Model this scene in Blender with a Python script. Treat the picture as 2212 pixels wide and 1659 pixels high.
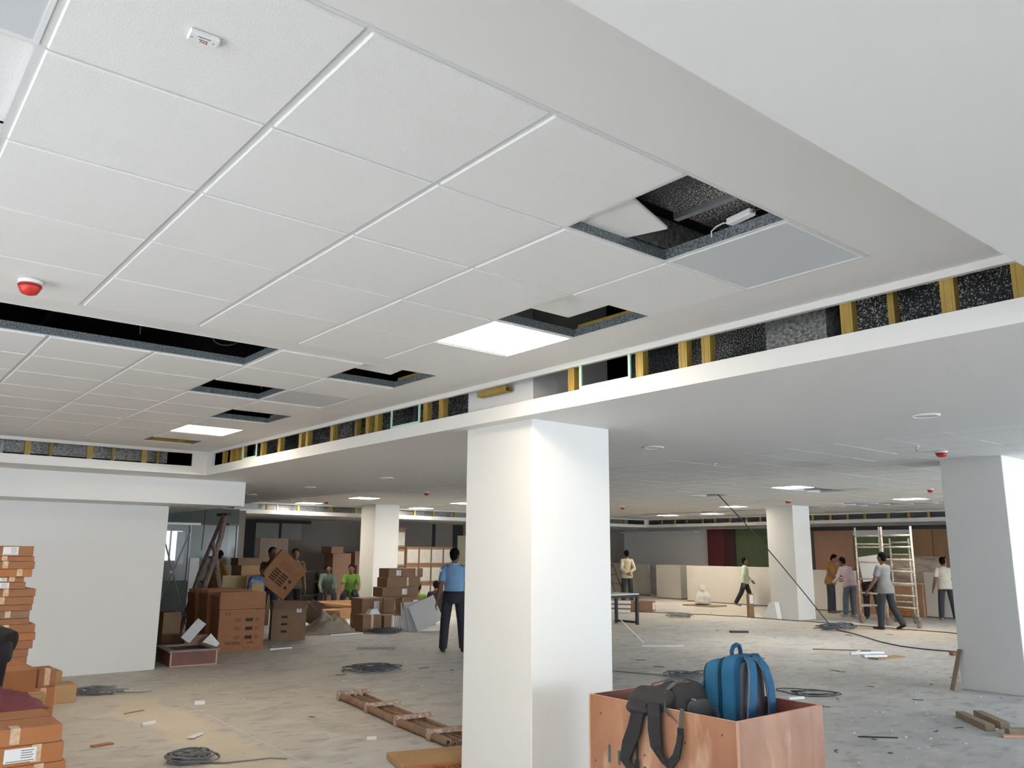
import bpy, bmesh, math, random
from mathutils import Vector, Matrix, noise as mnoise

for _o in list(bpy.data.objects):
    bpy.data.objects.remove(_o)
SC = bpy.context.scene
COL = SC.collection
RND = random.Random(7)
R_ = math.radians

# ------------------------------------------------------------------ camera
YAW, PITCH, ROLL = R_(39.351), R_(11.603), R_(0.443)
fw = Vector((math.sin(YAW) * math.cos(PITCH), math.cos(YAW) * math.cos(PITCH), math.sin(PITCH)))
rt0 = Vector((math.cos(YAW), -math.sin(YAW), 0))
up0 = rt0.cross(fw)
rt = rt0 * math.cos(ROLL) + up0 * math.sin(ROLL)
up = up0 * math.cos(ROLL) - rt0 * math.sin(ROLL)
cam = bpy.data.cameras.new('camera')
cam.sensor_width = 36
cam.sensor_fit = 'HORIZONTAL'
cam.lens = 1761.65 / 2212 * 36
cam.clip_start = 0.05
cam.clip_end = 200
camo = bpy.data.objects.new('camera', cam)
COL.objects.link(camo)
m = Matrix.Identity(4)
for i in range(3):
    m[i][0], m[i][1], m[i][2] = rt[i], up[i], -fw[i]
m.translation = Vector((0, 0, 1.65))
camo.matrix_world = m
SC.camera = camo

# ------------------------------------------------------------------ light
SC.view_settings.view_transform = 'Standard'
SC.view_settings.look = 'None'
SC.view_settings.gamma = 1
SC.view_settings.use_curve_mapping = False
SC.view_settings.exposure = 1.2
SC.cycles.max_bounces = 5
SC.cycles.diffuse_bounces = 4
SC.cycles.glossy_bounces = 2
SC.cycles.transparent_max_bounces = 5
SC.cycles.use_adaptive_sampling = True
SC.cycles.adaptive_threshold = 0.08
SC.cycles.sample_clamp_indirect = 6
SC.cycles.caustics_reflective = False
SC.cycles.caustics_refractive = False
wd = bpy.data.worlds.new('daylight_sky')
SC.world = wd
wd.use_nodes = True
bg = wd.node_tree.nodes['Background']
bg.inputs[0].default_value = (0.86, 0.93, 1.0, 1)
bg.inputs[1].default_value = 0.8


def area(name, loc, rot, sx, sy, power, color):
    l = bpy.data.lights.new(name, 'AREA')
    l.shape = 'RECTANGLE'
    l.size, l.size_y = sx, sy
    l.energy = power
    l.color = color
    o = bpy.data.objects.new(name, l)
    o.location = loc
    o.rotation_euler = rot
    COL.objects.link(o)
    return o


DAY = (0.80, 0.905, 1.0)
# daylight entering through the row of tall windows behind the camera (wall y = -6.5)
WIN_X = [-3.6, 0.6, 4.8, 9.0, 13.2, 17.4, 21.6]
for k, wx in enumerate(WIN_X):
    area('window_daylight', (wx, -6.42, 1.42), (R_(90), 0, 0), 3.3, 2.1, 12 if wx < 10 else 215, DAY)
# and through the windows of the side wall (x = -6)
WIN_Y = [-3.6, 0.4, 4.4]
for k, wy in enumerate(WIN_Y):
    area('window_daylight', (-5.92, wy, 1.42), (R_(90), 0, R_(-90)), 3.0, 2.1, 25, DAY)


bounce_sun = bpy.data.lights.new('bounce_sun', 'SUN')
bounce_sun.energy = 27
bounce_sun.angle = R_(1.5)
bounce_sun.color = (0.99, 0.995, 1.0)
suno = bpy.data.objects.new('bounce_sun', bounce_sun)
suno.rotation_euler = (R_(50), 0, R_(-82))   # added, unseen, for floor bounce onto the ceiling; enters by the side windows (x = -6)
COL.objects.link(suno)

# ------------------------------------------------------------------ helpers
def lin(c):
    out = []
    for v in c[:3]:
        v /= 255.0
        out.append(v / 12.92 if v <= 0.04045 else ((v + 0.055) / 1.055) ** 2.4)
    return (out[0], out[1], out[2], 1.0)


MATS = {}


def M(name, rgb, rough=0.6, metal=0.0, var=0.0, vs=6.0, bump=0.0, bs=80.0, emit=0.0, alpha=1.0, rgb2=None, stretch=None, spec=None, trans=0.0):
    """procedural principled material; rgb in sRGB 0-255; noise mixes rgb with rgb2 (or darker rgb)"""
    if name in MATS:
        return MATS[name]
    mt = bpy.data.materials.new(name)
    mt.use_nodes = True
    nt = mt.node_tree
    b = nt.nodes['Principled BSDF']
    c = lin(rgb)
    b.inputs['Base Color'].default_value = c
    b.inputs['Roughness'].default_value = rough
    b.inputs['Metallic'].default_value = metal
    if spec is not None:
        b.inputs['Specular IOR Level'].default_value = spec
    if alpha < 1:
        b.inputs['Alpha'].default_value = alpha
    if trans:
        b.inputs['Transmission Weight'].default_value = trans
    if emit:
        b.inputs['Emission Color'].default_value = c
        b.inputs['Emission Strength'].default_value = emit
    if var or bump:
        tc = nt.nodes.new('ShaderNodeTexCoord')
        vec = tc.outputs['Object']
        if stretch:
            mp = nt.nodes.new('ShaderNodeMapping')
            mp.inputs['Scale'].default_value = stretch
            nt.links.new(vec, mp.inputs['Vector'])
            vec = mp.outputs['Vector']
        if var:
            n = nt.nodes.new('ShaderNodeTexNoise')
            n.inputs['Scale'].default_value = vs
            n.inputs['Detail'].default_value = 2
            nt.links.new(vec, n.inputs['Vector'])
            r = nt.nodes.new('ShaderNodeMapRange')
            r.inputs['From Min'].default_value = 0.35
            r.inputs['From Max'].default_value = 0.68
            r.inputs['To Max'].default_value = var
            nt.links.new(n.outputs['Fac'], r.inputs['Value'])
            mx = nt.nodes.new('ShaderNodeMix')
            mx.data_type = 'RGBA'
            mx.inputs['A'].default_value = c
            c2 = lin(rgb2) if rgb2 else (c[0] * .55, c[1] * .55, c[2] * .55, 1)
            mx.inputs['B'].default_value = c2
            nt.links.new(r.outputs['Result'], mx.inputs['Factor'])
            nt.links.new(mx.outputs['Result'], b.inputs['Base Color'])
        if bump:
            n2 = nt.nodes.new('ShaderNodeTexNoise')
            n2.inputs['Scale'].default_value = bs
            n2.inputs['Detail'].default_value = 1
            nt.links.new(vec, n2.inputs['Vector'])
            bp = nt.nodes.new('ShaderNodeBump')
            bp.inputs['Strength'].default_value = bump
            bp.inputs['Distance'].default_value = 0.01
            nt.links.new(n2.outputs['Fac'], bp.inputs['Height'])
            nt.links.new(bp.outputs['Normal'], b.inputs['Normal'])
    MATS[name] = mt
    return mt


class MB:
    """collects simple shapes into one mesh"""

    def __init__(self):
        self.v, self.f, self.smooth = [], [], False

    def add(self, vs, fs):
        o = len(self.v)
        self.v += [tuple(p) for p in vs]
        self.f += [tuple(i + o for i in f) for f in fs]
        return self

    def box(self, x0, y0, z0, x1, y1, z1, mat=None):
        vs = [Vector(p) for p in ((x0, y0, z0), (x1, y0, z0), (x1, y1, z0), (x0, y1, z0), (x0, y0, z1), (x1, y0, z1), (x1, y1, z1), (x0, y1, z1))]
        if mat is not None:
            vs = [mat @ p for p in vs]
        return self.add(vs, [(0, 3, 2, 1), (4, 5, 6, 7), (0, 1, 5, 4), (1, 2, 6, 5), (2, 3, 7, 6), (3, 0, 4, 7)])

    def cbox(self, sx, sy, sz, c=0.004, mat=None):
        """chamfered box centred on origin"""
        bm = bmesh.new()
        bmesh.ops.create_cube(bm, size=1)
        bmesh.ops.scale(bm, vec=(sx, sy, sz), verts=bm.verts)
        bmesh.ops.bevel(bm, geom=bm.edges[:], offset=c, segments=1, affect='EDGES', clamp_overlap=True)
        return self.bm(bm, mat)

    def bm(self, bm, mat=None):
        bm.verts.index_update()
        vs = [(mat @ v.co) if mat is not None else v.co.copy() for v in bm.verts]
        fs = [[v.index for v in f.verts] for f in bm.faces]
        bm.free()
        return self.add(vs, fs)

    def loft(self, rings, cap=True):
        n = len(rings[0])
        vs = [p for r in rings for p in r]
        fs = []
        for i in range(len(rings) - 1):
            for j in range(n):
                a, b = i * n + j, i * n + (j + 1) % n
                fs.append((a, b, b + n, a + n))
        if cap:
            fs.append(tuple(reversed(range(n))))
            k = (len(rings) - 1) * n
            fs.append(tuple(range(k, k + n)))
        return self.add(vs, fs)

    def cyl(self, a, b, r0, r1=None, n=10):
        a, b = Vector(a), Vector(b)
        r1 = r0 if r1 is None else r1
        d = (b - a).normalized()
        u = d.cross(Vector((0, 0, 1)) if abs(d.z) < .9 else Vector((1, 0, 0))).normalized()
        w = d.cross(u)
        ring = lambda c, r: [c + (u * math.cos(t) + w * math.sin(t)) * r for t in [2 * math.pi * k / n for k in range(n)]]
        return self.loft([ring(a, r0), ring(b, r1)])

    def tube(self, pts, r, n=6):
        pts = [Vector(p) for p in pts]
        rings, u = [], None
        for i, p in enumerate(pts):
            d = (pts[min(i + 1, len(pts) - 1)] - pts[max(i - 1, 0)])
            d = d.normalized() if d.length > 1e-9 else Vector((1, 0, 0))
            if u is None:
                u = d.cross(Vector((0, 0, 1)) if abs(d.z) < .9 else Vector((1, 0, 0))).normalized()
            else:
                u = (u - d * u.dot(d))
                u = u.normalized() if u.length > 1e-6 else d.orthogonal().normalized()
            w = d.cross(u)
            rr = r[i] if isinstance(r, (list, tuple)) else r
            rings.append([p + (u * math.cos(t) + w * math.sin(t)) * rr for t in [2 * math.pi * k / n for k in range(n)]])
        return self.loft(rings)

    def ribbon(self, pts, width, thick, side):
        """strap following pts; side = width direction (vector or list)"""
        pts = [Vector(p) for p in pts]
        rings = []
        for i, p in enumerate(pts):
            d = (pts[min(i + 1, len(pts) - 1)] - pts[max(i - 1, 0)]).normalized()
            s = Vector(side[i] if isinstance(side, list) else side)
            s = (s - d * s.dot(d)).normalized()
            nn = d.cross(s)
            w = (width[i] if isinstance(width, list) else width) / 2
            rings.append([p + s * w + nn * thick / 2, p - s * w + nn * thick / 2, p - s * w - nn * thick / 2, p + s * w - nn * thick / 2])
        return self.loft(rings)

    def ell(self, c, r, mat=None, nu=14, nv=8):
        c = Vector(c)
        rings = []
        for i in range(1, nv):
            a = math.pi * i / nv
            ring = []
            for j in range(nu):
                t = 2 * math.pi * j / nu
                p = Vector((r[0] * math.sin(a) * math.cos(t), r[1] * math.sin(a) * math.sin(t), -r[2] * math.cos(a)))
                if mat is not None:
                    p = mat @ p
                ring.append(c + p)
            rings.append(ring)
        pb = Vector((0, 0, -r[2]))
        pt = Vector((0, 0, r[2]))
        if mat is not None:
            pb, pt = mat @ pb, mat @ pt
        o = len(self.v)
        self.loft(rings, cap=False)
        n = nu
        self.v += [tuple(c + pb), tuple(c + pt)]
        ib, it = len(self.v) - 2, len(self.v) - 1
        for j in range(n):
            self.f.append((ib, o + (j + 1) % n, o + j))
            k = o + (nv - 2) * n
            self.f.append((it, k + j, k + (j + 1) % n))
        return self

    def mesh(self, name, mat=None, smooth=False):
        me = bpy.data.meshes.new(name)
        me.from_pydata(self.v, [], self.f)
        me.validate()
        if mat:
            me.materials.append(mat)
        if smooth:
            me.polygons.foreach_set('use_smooth', [True] * len(me.polygons))
        me.update()
        return me

    def build(self, name, mat, parent=None, smooth=False, loc=None, rot=None):
        return link(name, self.mesh(name, mat, smooth), parent, loc, rot)


def link(name, me, parent=None, loc=None, rot=None):
    o = bpy.data.objects.new(name, me)
    COL.objects.link(o)
    if loc is not None:
        o.location = loc
    if rot is not None:
        o.rotation_euler = rot
    if parent is not None:
        o.parent = parent
    return o


def tag(o, label=None, cat=None, group=None, kind=None):
    if label:
        o['label'] = label
    if cat:
        o['category'] = cat
    if group:
        o['group'] = group
    if kind:
        o['kind'] = kind
    return o


def empty(name, loc, rz=0.0):
    o = bpy.data.objects.new(name, None)
    o.empty_display_size = .1
    o.location = loc
    o.rotation_euler = (0, 0, rz)
    COL.objects.link(o)
    return o


def boxes(*bs):
    mb = MB()
    for b in bs:
        mb.box(*b)
    return mb


def struct(name, mb, mat, label=None, parent=None):
    o = mb.build(name, mat, parent)
    if parent is None:
        o['kind'] = 'structure'
    if label:
        o['label'] = label
    return o


def textmesh(s, size, mat, parent, loc, rot, name='lettering', align='CENTER'):
    cu = bpy.data.curves.new(name, 'FONT')
    cu.body = s
    cu.size = size
    cu.align_x = align
    cu.align_y = 'CENTER'
    cu.extrude = 0.0005
    o = bpy.data.objects.new(name, cu)
    COL.objects.link(o)
    me = bpy.data.meshes.new_from_object(o.evaluated_get(bpy.context.evaluated_depsgraph_get()))
    bpy.data.objects.remove(o)
    me.materials.clear()
    me.materials.append(mat)
    return link(name, me, parent, loc, rot)


def rotm(rx=0, ry=0, rz=0, loc=(0, 0, 0)):
    from mathutils import Euler
    mm = Euler((rx, ry, rz)).to_matrix().to_4x4()
    mm.translation = Vector(loc)
    return mm


# ------------------------------------------------------------------ materials
WHITE = M('white_paint', (232, 231, 228), .55, var=.10, vs=1.3, rgb2=(214, 212, 208))
SOFFIT = M('ceiling_paint', (232, 231, 229), .6, var=.10, vs=.9, rgb2=(216, 215, 213))
TILE = M('mineral_tile', (236, 236, 234), .75, var=.10, vs=160, rgb2=(205, 205, 204), bump=.12, bs=220)
TBAR = M('grid_white', (222, 223, 223), .45)
PANEL = M('unlit_panel', (210, 214, 218), .4)
STEELP = M('perforated_steel', (150, 158, 162), .4, .35, var=.9, vs=120, rgb2=(58, 62, 66))
GALV = M('galvanised', (170, 174, 176), .35, .85, var=.3, vs=14)
STUD = M('yellow_stud', (176, 148, 74), .5, .1, var=.55, vs=16, rgb2=(132, 104, 44), stretch=(1, 1, .4))
PLEN = M('plenum_black', (40, 41, 44), .9, var=.3, vs=2)
MINT = M('green_gypsum_edge', (176, 226, 204), .8, var=.4, vs=30, rgb2=(228, 240, 232))
BLACK = M('matt_black', (24, 24, 26), .6)
LEDM = M('led_diffuser', (255, 240, 216), .4, emit=15)
LEDF = M('led_diffuser_bright', (255, 244, 226), .4, emit=23)
PLASTIC = M('white_plastic', (236, 236, 236), .35)
REDP = M('red_plastic', (214, 52, 44), .4, var=.3, vs=60)


def duct_mat():
    mt = bpy.data.materials.new('foil_duct')
    mt.use_nodes = True
    nt = mt.node_tree
    b = nt.nodes['Principled BSDF']
    b.inputs['Roughness'].default_value = .5
    b.inputs['Base Color'].default_value = (.03, .03, .033, 1)
    tc = nt.nodes.new('ShaderNodeTexCoord')
    n = nt.nodes.new('ShaderNodeTexNoise')
    n.inputs['Scale'].default_value = 130
    n.inputs['Detail'].default_value = 4
    nt.links.new(tc.outputs['Object'], n.inputs['Vector'])
    n2 = nt.nodes.new('ShaderNodeTexNoise')
    n2.inputs['Scale'].default_value = 1.6
    nt.links.new(tc.outputs['Object'], n2.inputs['Vector'])
    ad = nt.nodes.new('ShaderNodeMath')
    ad.operation = 'MULTIPLY_ADD'
    ad.inputs[1].default_value = .35
    nt.links.new(n2.outputs['Fac'], ad.inputs[0])
    nt.links.new(n.outputs['Fac'], ad.inputs[2])
    cr = nt.nodes.new('ShaderNodeValToRGB')
    cr.color_ramp.elements[0].position = .72
    cr.color_ramp.elements[0].color = (.022, .023, .026, 1)
    cr.color_ramp.elements[1].position = .80
    cr.color_ramp.elements[1].color = (.62, .60, .55, 1)
    nt.links.new(ad.outputs[0], cr.inputs['Fac'])
    nt.links.new(cr.outputs['Color'], b.inputs['Base Color'])
    return mt


DUCT = duct_mat()
SILVER = M('foil_silver', (176, 176, 172), .35, .35, var=.8, vs=40, rgb2=(96, 96, 96), bump=.5, bs=60)
CARD = M('cardboard', (160, 112, 78), .8, var=.35, vs=5, rgb2=(140, 92, 62), bump=.04, bs=140, stretch=(1, 1, 3))
CARD2 = M('cardboard_orange', (178, 118, 74), .75, var=.35, vs=5, rgb2=(158, 96, 56), bump=.04, bs=140)
CARDT = M('cardboard_tan', (182, 146, 104), .85, var=.35, vs=6, rgb2=(160, 124, 84))
CARDD = M('cardboard_dull', (146, 116, 92), .85, var=.35, vs=6, rgb2=(122, 96, 76))
TAPE = M('packing_tape', (206, 168, 128), .2, var=.4, vs=40, rgb2=(238, 226, 214))
PAPER = M('paper_label', (232, 232, 234), .6, var=.3, vs=70, rgb2=(170, 172, 178))
PAPERC = M('paper_clean', (236, 236, 236), .6)
INK = M('print_ink', (62, 44, 36), .8)
INKR = M('print_orange', (200, 90, 50), .8)
def ply_mat():
    mt = bpy.data.materials.new('copper_ply')
    mt.use_nodes = True
    nt = mt.node_tree
    b = nt.nodes['Principled BSDF']
    tc = nt.nodes.new('ShaderNodeTexCoord')

    def nz(scale, sz=1.0, detail=5, off=0):
        mp = nt.nodes.new('ShaderNodeMapping')
        mp.inputs['Scale'].default_value = (1, 1, sz)
        mp.inputs['Location'].default_value = (off, off, off)
        nt.links.new(tc.outputs['Object'], mp.inputs['Vector'])
        n = nt.nodes.new('ShaderNodeTexNoise')
        n.inputs['Scale'].default_value = scale
        n.inputs['Detail'].default_value = detail
        nt.links.new(mp.outputs['Vector'], n.inputs['Vector'])
        return n.outputs['Fac']

    def mix(f, lo, hi, top, a_, c_):
        r = nt.nodes.new('ShaderNodeMapRange')
        for k, v in (('From Min', lo), ('From Max', hi), ('To Max', top)):
            r.inputs[k].default_value = v
        nt.links.new(f, r.inputs['Value'])
        x = nt.nodes.new('ShaderNodeMix')
        x.data_type = 'RGBA'
        nt.links.new(r.outputs['Result'], x.inputs['Factor'])
        if isinstance(a_, tuple):
            x.inputs['A'].default_value = lin(a_)
        else:
            nt.links.new(a_, x.inputs['A'])
        x.inputs['B'].default_value = lin(c_)
        return x.outputs['Result']
    c = mix(nz(2.6, .5), .38, .66, 1, (190, 142, 112), (158, 108, 82))
    c = mix(nz(9, .25, 6, 3), .56, .72, .7, c, (140, 96, 74))
    c = mix(nz(5, .35, 7, 8), .60, .70, .6, c, (222, 190, 164))
    nt.links.new(c, b.inputs['Base Color'])
    r = nt.nodes.new('ShaderNodeMapRange')
    r.inputs['To Min'].default_value = .25
    r.inputs['To Max'].default_value = .6
    nt.links.new(nz(4, .5, 4, 5), r.inputs['Value'])
    nt.links.new(r.outputs['Result'], b.inputs['Roughness'])
    bp_ = nt.nodes.new('ShaderNodeBump')
    bp_.inputs['Strength'].default_value = .35
    bp_.inputs['Distance'].default_value = .02
    nt.links.new(nz(4, .6, 2, 1), bp_.inputs['Height'])
    nt.links.new(bp_.outputs['Normal'], b.inputs['Normal'])
    return mt


PLY = ply_mat()
PLYIN = M('maroon_ply', (142, 84, 76), .5, var=.3, vs=3)
PLYEDGE = M('ply_edge', (206, 168, 140), .7)
WOOD = M('raw_wood', (162, 144, 122), .75, var=.5, vs=7, stretch=(1, 6, 6))
BAMB = M('bamboo', (150, 118, 90), .55, var=.5, vs=9, rgb2=(112, 82, 60), bump=.1, bs=20)
CABLE = M('grey_cable', (132, 134, 138), .5, var=.4, vs=30)
CABLED = M('dark_cable', (46, 44, 44), .6)
DUSTY = M('dusty_white_paint', (214, 206, 196), .8, var=.8, vs=26, rgb2=(150, 132, 118))
# ================================================================== the setting
H, ZB, S0, S1 = 2.893, 2.59, 2.695, 2.856     # tile ceiling, dropped ceiling, slot bottom and top
XB, YC, YN = 3.67, 10.73, 0.912               # faces of the near ceiling recess
X2, X3, Y3 = 6.62, 24.2, 21.3                 # second ceiling recess
XL, XR, YF, YK = -6.0, 26.5, -6.5, 24.6       # outer walls


def floor_mat():
    mt = bpy.data.materials.new('dusty_concrete')
    mt.use_nodes = True
    nt = mt.node_tree
    b = nt.nodes['Principled BSDF']
    b.inputs['Roughness'].default_value = .62
    tc = nt.nodes.new('ShaderNodeTexCoord')
    P = tc.outputs['Object']

    def noise(scale, detail=4, sx=1, sy=1, off=0.0):
        mp = nt.nodes.new('ShaderNodeMapping')
        mp.inputs['Scale'].default_value = (sx, sy, 1)
        mp.inputs['Location'].default_value = (off, off * .7, 0)
        mp.inputs['Rotation'].default_value = (0, 0, .55)
        nt.links.new(P, mp.inputs['Vector'])
        n = nt.nodes.new('ShaderNodeTexNoise')
        n.inputs['Scale'].default_value = scale
        n.inputs['Detail'].default_value = detail
        nt.links.new(mp.outputs['Vector'], n.inputs['Vector'])
        return n.outputs['Fac']

    def rng(s, a, bb, lo=0.0, hi=1.0):
        r = nt.nodes.new('ShaderNodeMapRange')
        r.interpolation_type = 'SMOOTHSTEP'
        for k, v in (('From Min', a), ('From Max', bb), ('To Min', lo), ('To Max', hi)):
            r.inputs[k].default_value = v
        nt.links.new(s, r.inputs['Value'])
        return r.outputs['Result']

    def mix(f, a, c):
        x = nt.nodes.new('ShaderNodeMix')
        x.data_type = 'RGBA'
        nt.links.new(f, x.inputs['Factor'])
        if isinstance(a, tuple):
            x.inputs['A'].default_value = lin(a)
        else:
            nt.links.new(a, x.inputs['A'])
        x.inputs['B'].default_value = lin(c)
        return x.outputs['Result']

    def mul(a, c, op='MULTIPLY'):
        x = nt.nodes.new('ShaderNodeMath')
        x.operation = op
        for i, s in enumerate((a, c)):
            if isinstance(s, (int, float)):
                x.inputs[i].default_value = s
            else:
                nt.links.new(s, x.inputs[i])
        return x.outputs[0]

    c = mix(rng(noise(.5), .38, .64), (194, 195, 197), (208, 208, 208))
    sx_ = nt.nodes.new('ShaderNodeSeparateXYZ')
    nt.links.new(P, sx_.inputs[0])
    c = mix(mul(rng(sx_.outputs['X'], 4.5, 8.5, .8, 0), rng(sx_.outputs['Y'], 5.0, 7.5)), c, (204, 194, 182))  # warm light of the left side put into the floor colour, neutral elsewhere
    c = mix(rng(noise(1.7, 4, 1, 1.6, 3.0), .48, .70, 0, .5), c, (164, 163, 162))
    c = mix(rng(noise(5.5, 3, .8, 1.5, 9.0), .54, .68, 0, .5), c, (146, 145, 145))
    c = mix(rng(noise(2.6, 3, 1, 1.5, 21.0), .56, .7, 0, .6), c, (222, 217, 208))
    c = mix(rng(noise(17, 2, .35, 2.0, 5.0), .64, .72, 0, .5), c, (224, 220, 213))
    # trodden strips of sand and plaster dust
    sep = nt.nodes.new('ShaderNodeSeparateXYZ')
    nt.links.new(P, sep.inputs[0])

    def strip(sock, centre, half, soft, extra):
        d = mul(mul(sock, centre, 'SUBTRACT'), 0, 'ADD')
        a = nt.nodes.new('ShaderNodeMath')
        a.operation = 'ABSOLUTE'
        nt.links.new(d, a.inputs[0])
        w = mul(a.outputs[0], mul(noise(1.1, 4, 1, 1, extra), .9, 'MULTIPLY'), 'ADD')
        return rng(w, half + .45 - soft, half + .45 + soft, 1, 0)

    m1 = mul(mul(strip(sep.outputs['X'], 2.80, .24, .07, 2.0), rng(sep.outputs['Y'], 10.0, 11.2, 1, 0)), .75)
    c = mix(m1, c, (220, 206, 184))
    # snapped chalk line
    ch = mul(mul(sep.outputs['X'], mul(sep.outputs['Y'], .03), 'SUBTRACT'), 2.95, 'SUBTRACT')
    ab = nt.nodes.new('ShaderNodeMath')
    ab.operation = 'ABSOLUTE'
    nt.links.new(ch, ab.inputs[0])
    c = mix(mul(mul(rng(ab.outputs[0], .004, .008, 1, 0), rng(sep.outputs['Y'], 9.4, 9.6, 1, 0)), .6), c, (226, 222, 214))
    skew2 = mul(sep.outputs['Y'], mul(sep.outputs['X'], .25), 'SUBTRACT')
    c = mix(mul(strip(skew2, 9.6, .35, .3, 8.0), .6), c, (214, 206, 192))
    far = rng(sep.outputs['X'], 15, 19)
    c = mix(mul(mul(far, rng(noise(.35, 3, 1, 1, 31.0), .35, .6)), .75), c, (216, 202, 182))
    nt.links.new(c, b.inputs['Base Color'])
    bp = nt.nodes.new('ShaderNodeBump')
    bp.inputs['Strength'].default_value = .25
    bp.inputs['Distance'].default_value = .01
    nt.links.new(noise(28, 2), bp.inputs['Height'])
    nt.links.new(bp.outputs['Normal'], b.inputs['Normal'])
    return mt


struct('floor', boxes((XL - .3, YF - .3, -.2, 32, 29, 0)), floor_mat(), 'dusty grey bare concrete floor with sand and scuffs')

# outer shell ------------------------------------------------------
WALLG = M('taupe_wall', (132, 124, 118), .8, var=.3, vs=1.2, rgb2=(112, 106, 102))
SLAB = M('dark_slab', (56, 56, 58), .9, var=.3, vs=1)
struct('ceiling', boxes((XL - .3, YF - .3, 3.8, 32, 29, 4.0)), SLAB, 'dark structural slab above the suspended ceiling')
# wall behind the camera with its window openings
mb = MB()
mb.box(XL - .3, YF - .25, 0, 32, YF, .35)
mb.box(XL - .3, YF - .25, 2.5, 32, YF, 3.8)
xs = [XL - .3]
for wx in WIN_X:
    xs += [wx - 1.7, wx + 1.7]
xs += [32]
for i in range(0, len(xs), 2):
    mb.box(xs[i], YF - .25, .35, xs[i + 1], YF, 2.5)
struct('wall_front', mb, WHITE, 'white painted wall with a row of wide windows')
mb = MB()
mb.box(XL - .25, YF, 0, XL, 29, .35)
mb.box(XL - .25, YF, 2.5, XL, 29, 3.8)
ys = [YF]
for wy in WIN_Y:
    ys += [wy - 1.55, wy + 1.55]
ys += [29]
for i in range(0, len(ys), 2):
    mb.box(XL - .25, ys[i], .35, XL, ys[i + 1], 2.5)
struct('wall_left', mb, WHITE, 'white side wall with three windows')
FRAMEM = M('window_frame_grey', (120, 124, 128), .4, .5)
n = 0
for wx in WIN_X:
    n += 1
    mb = boxes((wx - 1.7, YF - .2, .35, wx - 1.64, YF - .12, 2.5), (wx + 1.64, YF - .2, .35, wx + 1.7, YF - .12, 2.5), (wx - 1.7, YF - .2, .35, wx + 1.7, YF - .12, .41), (wx - 1.7, YF - .2, 2.44, wx + 1.7, YF - .12, 2.5), (wx - .03, YF - .2, .35, wx + .03, YF - .12, 2.5))
    struct('window_%d' % n, mb, FRAMEM, 'grey framed wide window')
for wy in WIN_Y:
    n += 1
    mb = boxes((XL - .2, wy - 1.55, .35, XL - .12, wy - 1.49, 2.5), (XL - .2, wy + 1.49, .35, XL - .12, wy + 1.55, 2.5), (XL - .2, wy - 1.55, .35, XL - .12, wy + 1.55, .41), (XL - .2, wy - 1.55, 2.44, XL - .12, wy + 1.55, 2.5))
    struct('window_%d' % n, mb, FRAMEM, 'grey framed side window')

# back wall (y) with one small window far on the left
wx0, wx1, wz0, wz1 = 7.36, 7.95, 1.27, 2.16
mb = boxes((XL, YK, 0, wx0, YK + .2, 3.8), (wx1, YK, 0, 32, YK + .2, 3.8), (wx0, YK, 0, wx1, YK + .2, wz0), (wx0, YK, wz1, wx1, YK + .2, 3.8))
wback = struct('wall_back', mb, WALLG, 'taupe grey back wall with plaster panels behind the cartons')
PANELG = M('grey_board', (150, 152, 148), .8, var=.2, vs=3)
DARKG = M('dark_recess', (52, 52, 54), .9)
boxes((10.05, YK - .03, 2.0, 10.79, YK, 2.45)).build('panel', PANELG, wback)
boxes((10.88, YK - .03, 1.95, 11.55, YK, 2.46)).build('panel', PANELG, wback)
boxes((9.40, YK - .02, .0, 10.05, YK, 2.46)).build('panel', DARKG, wback)  # flat dark sheet, its colour standing in for the shade of an opening
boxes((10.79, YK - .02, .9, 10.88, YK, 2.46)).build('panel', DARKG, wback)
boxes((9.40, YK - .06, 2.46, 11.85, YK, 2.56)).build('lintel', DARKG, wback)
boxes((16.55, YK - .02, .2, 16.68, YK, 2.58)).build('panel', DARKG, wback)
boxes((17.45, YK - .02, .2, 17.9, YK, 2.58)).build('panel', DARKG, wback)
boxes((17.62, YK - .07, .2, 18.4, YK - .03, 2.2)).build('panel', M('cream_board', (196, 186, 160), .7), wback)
w8 = struct('window_11', boxes((wx0, YK + .05, wz0, wx0 + .04, YK + .1, wz1), (wx1 - .04, YK + .05, wz0, wx1, YK + .1, wz1), (wx0, YK + .05, wz0, wx1, YK + .1, wz0 + .05), (wx0 + .2, YK + .05, wz0, wx0 + .24, YK + .1, wz1)), FRAMEM, 'small bright window in the far dark corner')
# bright blind slat and hanging sheet at that window
boxes((wx0 + .36, YK - .06, wz0 - .05, wx0 + .58, YK - .03, wz1 - .02)).build('shutter', M('pale_blue_sheet', (176, 190, 200), .6), w8)
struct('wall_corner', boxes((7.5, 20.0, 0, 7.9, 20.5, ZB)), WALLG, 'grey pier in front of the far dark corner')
# glazed partition in the dark corner: grey-green wall, white rail
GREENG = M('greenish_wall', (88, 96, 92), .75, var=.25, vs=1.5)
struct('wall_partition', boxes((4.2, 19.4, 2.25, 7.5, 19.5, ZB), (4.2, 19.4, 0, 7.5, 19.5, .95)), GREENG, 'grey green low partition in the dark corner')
boxes((4.6, 19.36, 2.19, 6.6, 19.4, 2.24)).build('rail', PLASTIC, bpy.data.objects['wall_partition'])
gl = M('dusty_glass', (150, 165, 168), .15, alpha=.22)
for gx in (4.2, 5.3, 6.4):
    boxes((gx + .02, 19.43, .95, gx + 1.08, 19.45, 2.2)).build('pane', gl, bpy.data.objects['wall_partition'])
    boxes((gx + 1.08, 19.41, .95, gx + 1.12, 19.48, 2.2)).build('mullion', FRAMEM, bpy.data.objects['wall_partition'])

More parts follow.
